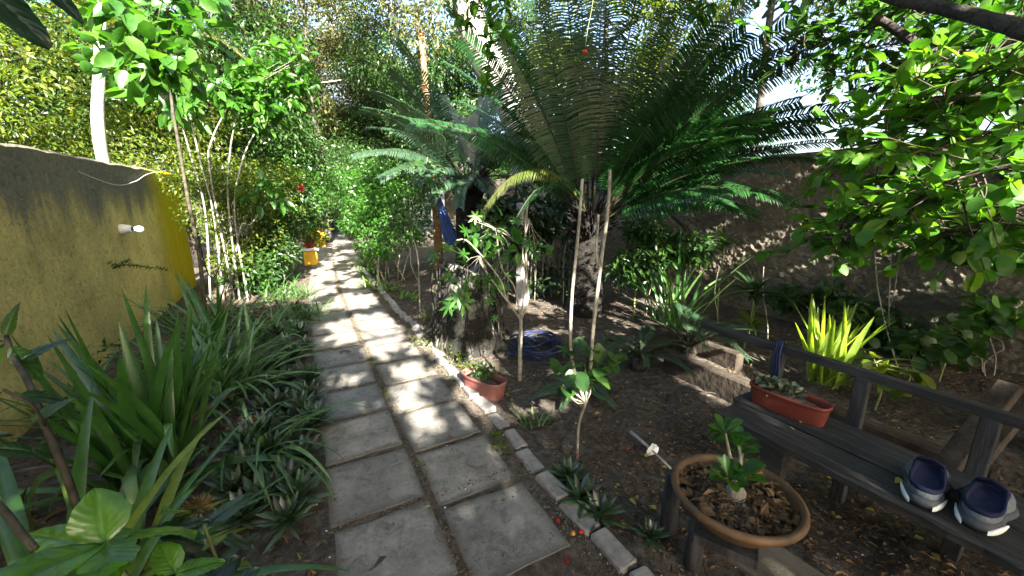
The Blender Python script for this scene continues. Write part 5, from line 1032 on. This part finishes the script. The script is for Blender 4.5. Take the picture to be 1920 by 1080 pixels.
bgtree('low yellow green tree just beyond the end of the yellow wall', 290, 10.5, 3.1, 1.6, 9000, .08, 'lime', zb=1.2, k=24, cr=(.4, .7), tr=.06)
bgtree('shrubby tree beside the shed, left of the far path', 490, 18, 4.2, 2.4, 9000, .12, 'bright', zb=.3, k=24, cr=(.6, 1.0))
bgtree('shrubby dark tree beside the shed, right of the far path', 690, 17, 4.4, 2.0, 8000, .12, 'mid', zb=.3, k=24, cr=(.5, .9))
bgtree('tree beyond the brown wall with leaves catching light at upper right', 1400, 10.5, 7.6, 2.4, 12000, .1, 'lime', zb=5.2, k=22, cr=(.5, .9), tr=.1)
bgtree('tall tree beyond the brown wall behind the overhanging branches', 1760, 9.5, 7.0, 3.0, 12000, .11, 'bright', zb=2.6, k=30, cr=(.5, .9), tr=.14)
bgtree('dark bushy tree in the corner beyond the brown wall behind the tall cycad', 1200, 14, 5.2, 2.8, 20000, .12, 'bright', zb=1.0, k=40, cr=(.5, 1.0))
bgtree('tall lime green tree high behind the middle of the cycad fan', 1120, 12.5, 9.0, 3.2, 22000, .12, 'lime', zb=3.6, k=40, cr=(.6, 1.1))
bgtree('tall tree with small leaves behind the white trunk and shrub', 300, 17, 9.5, 3.6, 20000, .13, 'mid', zb=3.0, k=40, cr=(.6, 1.1))
bgtree('high tree filling the gap above the far path with small leaves', 610, 14.5, 10.5, 3.2, 26000, .1, 'olive', zb=4.6, k=60, cr=(.5, .9))
bgtree('high dark tree above the blue cycad', 800, 13.5, 9.5, 2.8, 20000, .1, 'mid', zb=4.4, k=50, cr=(.5, .9))
# palm beyond the yellow wall
pc = DD(300, 90, 11.0); t = thing('feather_palm', 'feather leaved palm beyond the yellow wall with drooping fronds', 'palm', (pc[0], pc[1], 0)); mb = MB(); tube(mb, wob(pc * [1, 1, 0], pc, 4, .05), .1, 9, 0, True, .05); P(mb, 'trunk', M['bark'], t)
for i in range(14):
    a = i * 2.4; e = U(.0, .9); L = 2.0; dh = np.array([math.cos(a), math.sin(a), 0]); tip = pc + dh * L * math.cos(e) + [0, 0, L * (math.sin(e) - .6)]; frond(t, pc, pc * .5 + tip * .5 + [0, 0, .7], tip, .4, .03, M['olive'], 40, droop=.5)

# ------------------------------------------------------------------ branches overhanging on the right, near dark branch, hanging sprays
def spray(name, label, branches, n_per, L, mat, bark, cr=.16, tm='round', Wr=.8, cat='branch', thick=.012, droop=.4, rad=None):
    t = thing(name, label, cat, tuple(np.asarray(branches[0][0])), 0); mb = MB(); lf = MB()
    for br in branches:
        p = smoothpath(br, 20); tube(mb, p, np.linspace(thick, thick * .2, 20), 6)
        for i in range(n_per):
            s = p[int(U(3, 20))]; e = s + rng.normal(0, cr, 3) * [1, 1, .8]; tube(mb, wob(s, e, 3, .01), np.linspace(.004, .0018, 6), 4)
            k = int(rng.integers(4, 8)); q = s + (e - s) * U(.3, 1.05, k)[:, None]; d = nrm((e - s) + rng.normal(0, .12, (k, 3)) + [0, 0, -.05 * droop])
            leaves(lf, q, d, nrm(np.array([0, 0, 1.]) + rng.normal(0, .4, (k, 3))), L * U(.6, 1.15, k), L * Wr * U(.6, 1.1, k), tm)
    P(mb, 'twigs', bark, t); P(lf, 'leaves', mat, t); return t
def B(*a): return [DD(x, y, d) for x, y, d in a]
spray('leafy_branch', 'leafy branch reaching lowest in front of the brown wall from the right', [B((1960, 250, 2.9), (1780, 270, 2.8), (1690, 340, 2.7), (1590, 400, 2.6), (1480, 470, 2.6)), B((1760, 290, 2.8), (1680, 270, 2.6), (1610, 270, 2.6), (1580, 290, 2.5)), B((1680, 310, 2.8), (1640, 380, 2.6), (1590, 420, 2.5), (1560, 440, 2.5)), B((1690, 350, 2.7), (1620, 420, 2.7), (1550, 450, 2.7))], 24, .085, M['overhang'], M['twig_dark'], .13, Wr=.68)
spray('leafy_branch', 'dense leafy boughs hanging at the right edge below the dark branch', [B((1960, 200, 2.6), (1850, 180, 2.6), (1740, 190, 2.6), (1640, 230, 2.6)), B((1960, 300, 2.4), (1850, 320, 2.4), (1760, 350, 2.4), (1700, 400, 2.4)), B((1960, 380, 2.6), (1880, 400, 2.6), (1800, 430, 2.6), (1740, 440, 2.7)), B((1960, 260, 2.9), (1860, 250, 2.9), (1760, 260, 2.9)), B((1980, 120, 2.6), (1880, 120, 2.6), (1800, 150, 2.7), (1700, 160, 2.8))], 36, .085, M['overhang'], M['twig_dark'], .16, Wr=.68)
spray('leafy_branch', 'sunlit leafy boughs across the upper right corner', [B((1980, 60, 3.4), (1850, 90, 3.4), (1720, 80, 3.6), (1600, 90, 3.7)), B((1980, 0, 3.2), (1850, -10, 3.3), (1700, 10, 3.4), (1580, 40, 3.6)), B((1980, -60, 3), (1840, -70, 3.2), (1680, -50, 3.4), (1560, -40, 3.6)), B((1700, 10, 3.4), (1620, 60, 3.5), (1540, 80, 3.6), (1480, 110, 3.7)), B((1900, 80, 3.4), (1850, 160, 3.3), (1800, 220, 3.2))], 36, .08, M['bright'], M['twig_dark'], .2, Wr=.62)
spray('leafy_branch', 'dark backlit leaf bunches against the white sky at the right', [B((1800, 60, 4.4), (1700, 110, 4.4), (1620, 130, 4.4), (1540, 140, 4.4)), B((1720, 110, 4.4), (1660, 150, 4.3), (1600, 140, 4.3)), B((1600, 60, 4.4), (1520, 80, 4.4), (1460, 100, 4.4))], 16, .12, M['dark'], M['twig_dark'], .13, tm='obov', Wr=.55)
mb = MB(); tube(mb, smoothpath(B((1560, -60, 1.9), (1660, -6, 1.8), (1760, 14, 1.7), (1850, 36, 1.6), (1935, 62, 1.5), (2100, 120, 1.45)), 40), np.linspace(.012, .021, 40), 9, 0, True, .08); tag(mb.build('dark_branch', M['bark']), 'bare dark branch crossing the upper right corner', 'branch')
mb = MB(); tube(mb, smoothpath(B((1640, 30, 3.2), (1700, 70, 3.2), (1760, 120, 3.2), (1800, 200, 3.2), (1830, 280, 3.3), (1900, 330, 3.4)), 40), np.linspace(.02, .04, 40), 9, 0, True, .06); tag(mb.build('crooked_branch', M['bark']), 'crooked brown branch among the leaves at the right', 'branch')
spray('hanging_twig', 'twig with dull brown and green leaves hanging left of the cycad fan', [B((880, -60, 2.4), (900, 0, 2.4), (915, 60, 2.4), (930, 110, 2.4)), B((960, -60, 2.6), (950, 0, 2.6), (925, 60, 2.6), (905, 150, 2.6), (900, 180, 2.6)), B((860, -60, 2.6), (850, 10, 2.6), (862, 60, 2.6))], 9, .075, M['overhang'], M['twig_dark'], .06, tm='ovate', Wr=.5, thick=.004)
spray('hanging_twig', 'small green twig dangling at the top right of the cycad fan', [B((1330, -60, 2.6), (1320, -10, 2.6), (1305, 30, 2.6))], 6, .08, M['bright'], M['twig_dark'], .05, tm='ovate', Wr=.45, thick=.004)
bh = DD(1097, 97, 2.5); t = thing('hanging_fruit', 'small red fruit hanging on a thin stalk before the cycad fan', 'fruit', bh); mb = MB(); blob(mb, bh, .014, 0, 12, .03); P(mb, 'fruit', M['fruit_red'], t); mb = MB(); tube(mb, smoothpath([bh + [0, 0, .01], DD(1101, 60, 2.5), DD(1112, 0, 2.5), DD(1118, -80, 2.5)], 12), .0022, 5); P(mb, 'stalk', M['twig_green'], t)
mb = MB(); leaves(mb, np.repeat((bh + [0, 0, .014])[None], 5, 0), np.stack([np.cos(np.arange(5) * 1.26), np.sin(np.arange(5) * 1.26), .2 + 0 * np.arange(5)], 1), [0, 0, 1.], .02, .012, 'kite'); P(mb, 'calyx', M['mid'], t)
t = thing('near_leaf_spray', 'dark broad leaves close by in the upper left corner', 'branch', tuple(DD(30, 0, .9))); mb = MB()
for (a, b, l, w_) in (((-90, -70, .8), (0, 0, .8), .1, .06), ((20, -90, .8), (100, -20, .8), .085, .04)):
    bigleaf(mb, DD(*a), DD(*b), l, w_, [.2, -.6, .4])
P(mb, 'leaves', M['broad_dark'], t); mb = MB(); tube(mb, smoothpath([DD(-300, -200, .8), DD(-40, -40, .8), DD(60, -45, .8), DD(140, -100, .8)], 12), .004, 6); P(mb, 'twig', M['twig_dark'], t)

# ------------------------------------------------------------------ litter, fruits and fallen leaves
def scatter_stuff(name, n, fn, L, mat, Wr=.6, tm='kite', tilt=.35):
    x, y = fn(n); k = len(x); z = ground_z(x, y) + .006; mb = MB()
    leaves(mb, np.stack([x, y, z], 1), nrm(rng.normal(0, 1, (k, 3)) * [1, 1, .18]), nrm(np.array([0, 0, 1.]) + rng.normal(0, tilt, (k, 3))), L * U(.4, 1.4, k), L * Wr * U(.4, 1.2, k), tm)
    return struct(mb.build(name, M[mat]), 'stuff')
def off_path(n, x0=1.12, x1=5.2, y0=.2, y1=9, path=False):
    x = U(x0, x1, n); y = y0 + (y1 - y0) * U(0, 1, n) ** 1.5; d = fbm(x * 2.2, y * 2.2, 3, 3) + U(-.2, .2, n) > .42; return x[d], y[d]
scatter_stuff('leaf_litter', 15000, off_path, .032, 'litter'); scatter_stuff('bed_litter', 9000, lambda n: off_path(n, -1.7, -.06, .8, 9), .045, 'litter', .35)
def joints(n):
    x = np.concatenate([rng.normal(.433, .02, n // 3), U(-.05, .92, n // 3), rng.normal(.96, .03, n // 3)]); y = np.concatenate([U(.9, 8, n // 3), .98 + .24 + .48 * rng.integers(0, 14, n // 3) + rng.normal(0, .015, n // 3), U(.8, 8, n // 3)]); return x, y
scatter_stuff('joint_debris', 3300, joints, .014, 'litter', .7)
def chips(name, n, fn, r, mat):
    x, y = fn(n); k = len(x); z = ground_z(x, y); mb = MB(); V0 = np.array([(1, 0, 0), (0, 1, 0), (-1, 0, 0), (0, -1, 0), (0, 0, .7)], float); s_ = r * U(.4, 1.3, k)[:, None, None] * U(.6, 1.4, (k, 5, 1) if False else None) if False else r * U(.35, 1.3, k)[:, None, None]
    a = U(0, 6.28, k); c, s2_ = np.cos(a), np.sin(a); X = V0[None, :, 0] * c[:, None] - V0[None, :, 1] * s2_[:, None]; Y = V0[None, :, 0] * s2_[:, None] + V0[None, :, 1] * c[:, None]
    V = np.stack([X, Y * .8, np.broadcast_to(V0[None, :, 2], X.shape)], -1) * s_ + rng.normal(0, r * .12, (k, 5, 3)) + np.stack([x, y, z + .002], 1)[:, None]
    o = (np.arange(k) * 5)[:, None]; mb.add(V.reshape(-1, 3), np.vstack([o + [0, 1, 4], o + [1, 2, 4], o + [2, 3, 4], o + [3, 0, 4]]), 0, False); return struct(mb.build(name, M[mat]), 'stuff')
chips('grit', 9000, lambda n: off_path(n, .95, 3.6, .4, 4.5), .006, 'soil'); chips('pale_grit', 900, lambda n: off_path(n, -1, 3.4, .5, 4.5), .0045, 'white'); chips('joint_grit', 8000, joints, .006, 'slab')
yl = MB(); leaves(yl, [[0, 0, 0]], [1., 0, .05], [0, 0, 1.], .04, .024, 'ovate'); yl = yl.build('fallen_leaf', M['yellowleaf']); first = True
YP = [(1712, 1015), (1745, 1048), (1640, 958), (1560, 960), (1160, 918), (1155, 966), (1172, 985), (1230, 962), (1210, 865), (1130, 948), (1250, 885), (1240, 907), (1345, 1032), (1800, 965), (1550, 890), (1540, 1010), (1480, 800, 1), (1470, 775, 1), (1690, 898, 1), (1500, 792, 1), (1700, 830), (1780, 850), (1865, 985, 1), (808, 968), (1180, 940), (1080, 800)]
for i, p_ in enumerate(YP):
    q = G(p_[0], p_[1], SZ + .012 if len(p_) > 2 else .0); o = yl if first else yl.copy()
    if not first: COL.objects.link(o)
    first = False; o.location = (q[0], q[1], (q[2] if len(p_) > 2 else float(ground_z(q[0], q[1])) + .014 + (.02 if p_[0] < 900 else 0))); o.rotation_euler = (U(-.3, .3), U(-.3, .3), U(0, 6.28)); s_ = U(.6, 1.1); o.scale = (s_, s_, s_)
    tag(o, ('yellow fallen leaf on the bench seat, %s from the left' % nth(sum(1 for q_ in YP if len(q_) > 2 and q_[0] < p_[0]))) if len(p_) > 2 else ('single yellow fallen leaf in the joint between path slabs' if p_[0] < 900 else 'small yellow fallen leaf on the dark soil, %s from the left' % nth(sum(1 for q_ in YP if len(q_) < 3 and 900 < q_[0] < p_[0]))), 'leaf', 'yellow fallen leaves')
for (px, py, mat, r, lab) in ((1143, 1012, 'fruit_red', .011, 'small red fruit on the soil, right of the other two'), (1089, 1008, 'fruit_red', .011, 'small red fruit touching the amber one by the edging brick'), (1074, 1012, 'fruit_amber', .011, 'small amber fruit next to the red one by the edging brick')):
    q = G(px, py); mb = MB(); blob(mb, q + [0, 0, float(ground_z(q[0], q[1])) + r * .8], (r, r, r * .9), 0, 12, .04); q2 = mb; tp_ = thing('fallen_fruit', lab, 'fruit', q, 0, 'fallen fruits by the path'); P(mb, 'flesh', M[mat], tp_); mb = MB(); tube(mb, [q + [0, 0, r * 1.5], q + [.004, 0, r * 2.3]], .0015, 4); P(mb, 'stalk', M['twig_dark'], tp_)
for (px, py, s_, lab) in ((845, 828, .04, 'red petal lying on a right hand slab of the path'), (968, 803, .04, 'red petal on the soil beside the edging bricks'), (975, 873, .05, 'pink curled petal resting on the edging brick'), (1062, 1062, .05, 'crumpled red flower at the near corner of the path'), (1081, 865, .04, 'red petal on the foot of the small lily by the forked sapling'), (945, 757, .04, 'red petal below the pink trough'), (1178, 855, .04, 'dark red petal on the soil left of the white spinner'), (1050, 990, .04, 'dark red petal beside the near edging brick')):
    q = G(px, py); mb = MB(); k = 3; a = U(0, 6, k); leaves(mb, np.repeat((q + [0, 0, .035])[None], k, 0), np.stack([np.cos(a), np.sin(a), .3 + 0 * a], 1), nrm(rng.normal(0, .5, (k, 3)) + [0, 0, 1]), s_ * .5, s_ * .35, 'round'); tag(mb.build('red_petal', M['red' if 'pink' not in lab else 'pinkclay']), lab, 'petal', 'fallen red petals')
# little lilies on the soil right of the path
for i, (px, py, s_, lab) in enumerate(((1065, 905, 1.0, 'small dark lily rosette at the foot of the forked sapling'), (1090, 950, 1.15, 'largest lily rosette right of the edging bricks'), (1125, 975, 1.0, 'lily rosette with a long outer leaf nearest the fallen fruits'), (1220, 1015, .7, 'small pale green rosette on soil left of the timber stool'))):
    o = RO[i].copy(); COL.objects.link(o); q = G(px, py); o.location = (q[0], q[1], .01); o.scale = (s_ * .85, s_ * .85, s_ * .8); o.rotation_euler = (0, .1, i * 1.3); o['group'] = 'lily rosettes on the soil'; o['label'] = lab; o['category'] = 'plant'
strap_clump('grass_tuft', 'sunlit little grass tuft beside the pink trough', G(1003, 800), rb(26, L=(.1, .22), W=(.008, .014), el=(.8, 1.5), dr=(.3, 1.3), m=(0, 1, 2), sp=.07), SM)
strap_clump('grass_tuft', 'short green tuft in the bed near the glossy leaved shrub', G(570, 1045), rb(18, L=(.03, .07), W=(.006, .012), el=(.4, 1.4), dr=(.3, 1.3), m=(1, 2), sp=.05), SM)
t_ = MB()
for (px, py) in ((800, 600), (820, 620), (790, 650), (835, 640), (850, 668), (810, 655), (870, 690), (930, 830), (940, 850)):
    q = G(px, py); foliage_cloud(t_, [q + [0, 0, .03]], [.13 if px < 880 else .05], 90 if px < 880 else 25, .03, .7, 'kite', 0)
struct(t_.build('ground_weeds', M['lime']), 'stuff')

# fallen twigs and dead fronds on the soil
mb = MB()
for i in range(150):
    x_, y_ = U(1.15, 4.6), U(.6, 7); a = U(0, 6.28); l = U(.08, .45); z = float(ground_z(x_, y_)) + .012
    p = wob([x_, y_, z], [x_ + l * math.cos(a), y_ + l * math.sin(a), z + U(0, .03)], 3, l * .05); tube(mb, p, U(.0015, .004), 4)
struct(mb.build('fallen_twigs', M['twig_dark']), 'stuff')
for i, (a, b) in enumerate((((1180, 660), (1330, 640)), ((1160, 690), (1260, 640)))):
    A, B_ = G(*a) + [0, 0, .05], G(*b) + [0, 0, .06]; t = thing('fallen_frond', ['dead brown cycad frond on the soil under the tall cycad, longer one', 'dead brown cycad frond on the soil under the tall cycad, nearer one'][i], 'frond', A)
    frond(t, A, (A + B_) / 2 + [0, 0, .12], B_, .16, .009, M['litter'], 50, vee=.05, droop=.15)

# moss and weeds in the joints, undergrowth and wall plants
def jm(n):
    x = np.concatenate([rng.normal(.433, .018, n // 2), rng.normal(.97, .03, n // 2)]); y = U(1.9, 7.5, n // 2 * 2); k = fbm(x * 9, y * 3, 2, 2) > .52; return x[k], y[k]
scatter_stuff('joint_moss', 2600, jm, .014, 'lime', .8, 'kite', .7)
scatter_stuff('bench_side_litter', 2500, lambda n: (U(1.2, 3.2, n), U(.0, 1.6, n)), .028, 'litter')
bush('dark leafy undergrowth behind the papaya sapling at the blue cycad foot', C(5.2, (925, 440, .3, 0), (940, 400, .3, .3), (965, 450, .3, .2), (1000, 440, .3, .6)), 2000, .11, 'dark', DD(930, 520, 5.3), stems=10, tm='ovate', sr=.009)
bush('low dark leafy bush between the big cycad trunk and the brown wall', C(5.0, (1190, 500, .3, 0), (1240, 470, .3, .2), (1210, 430, .3, .4), (1300, 470, .25, .4)), 1100, .13, 'mid', DD(1215, 560, 5.0), stems=7, tm='lance', Wr=.4, sr=.008)
bush('bright leafy creeper on the brown wall near the right tree trunk', [(AX(1830, 450, 5.1), .25), (AX(1870, 470, 5.1), .22), (AX(1790, 430, 5.1), .2), (AX(1860, 580, 5.05), .18), (AX(1830, 610, 5.05), .15)], 420, .09, 'bright', AX(1860, 640, 5.0), stems=4, tm='round', Wr=.7, sr=.006)
bush('dark leafy creeper at the foot of the brown wall behind the bench rail', [(AX(1700, 640, 5.0), .2), (AX(1760, 650, 5.0), .22), (AX(1640, 600, 5.1), .2), (AX(1560, 560, 5.1), .2), (AX(1480, 560, 5.1), .2)], 460, .1, 'mid', AX(1700, 670, 4.9), stems=5, tm='round', Wr=.65, sr=.006)

scatter_stuff('path_litter', 240, lambda n: (U(-.02, .92, n), U(1.0, 9, n)), .022, 'litter', .6, 'kite', .3)
bpy.data.objects['path_litter'].location.z += .02
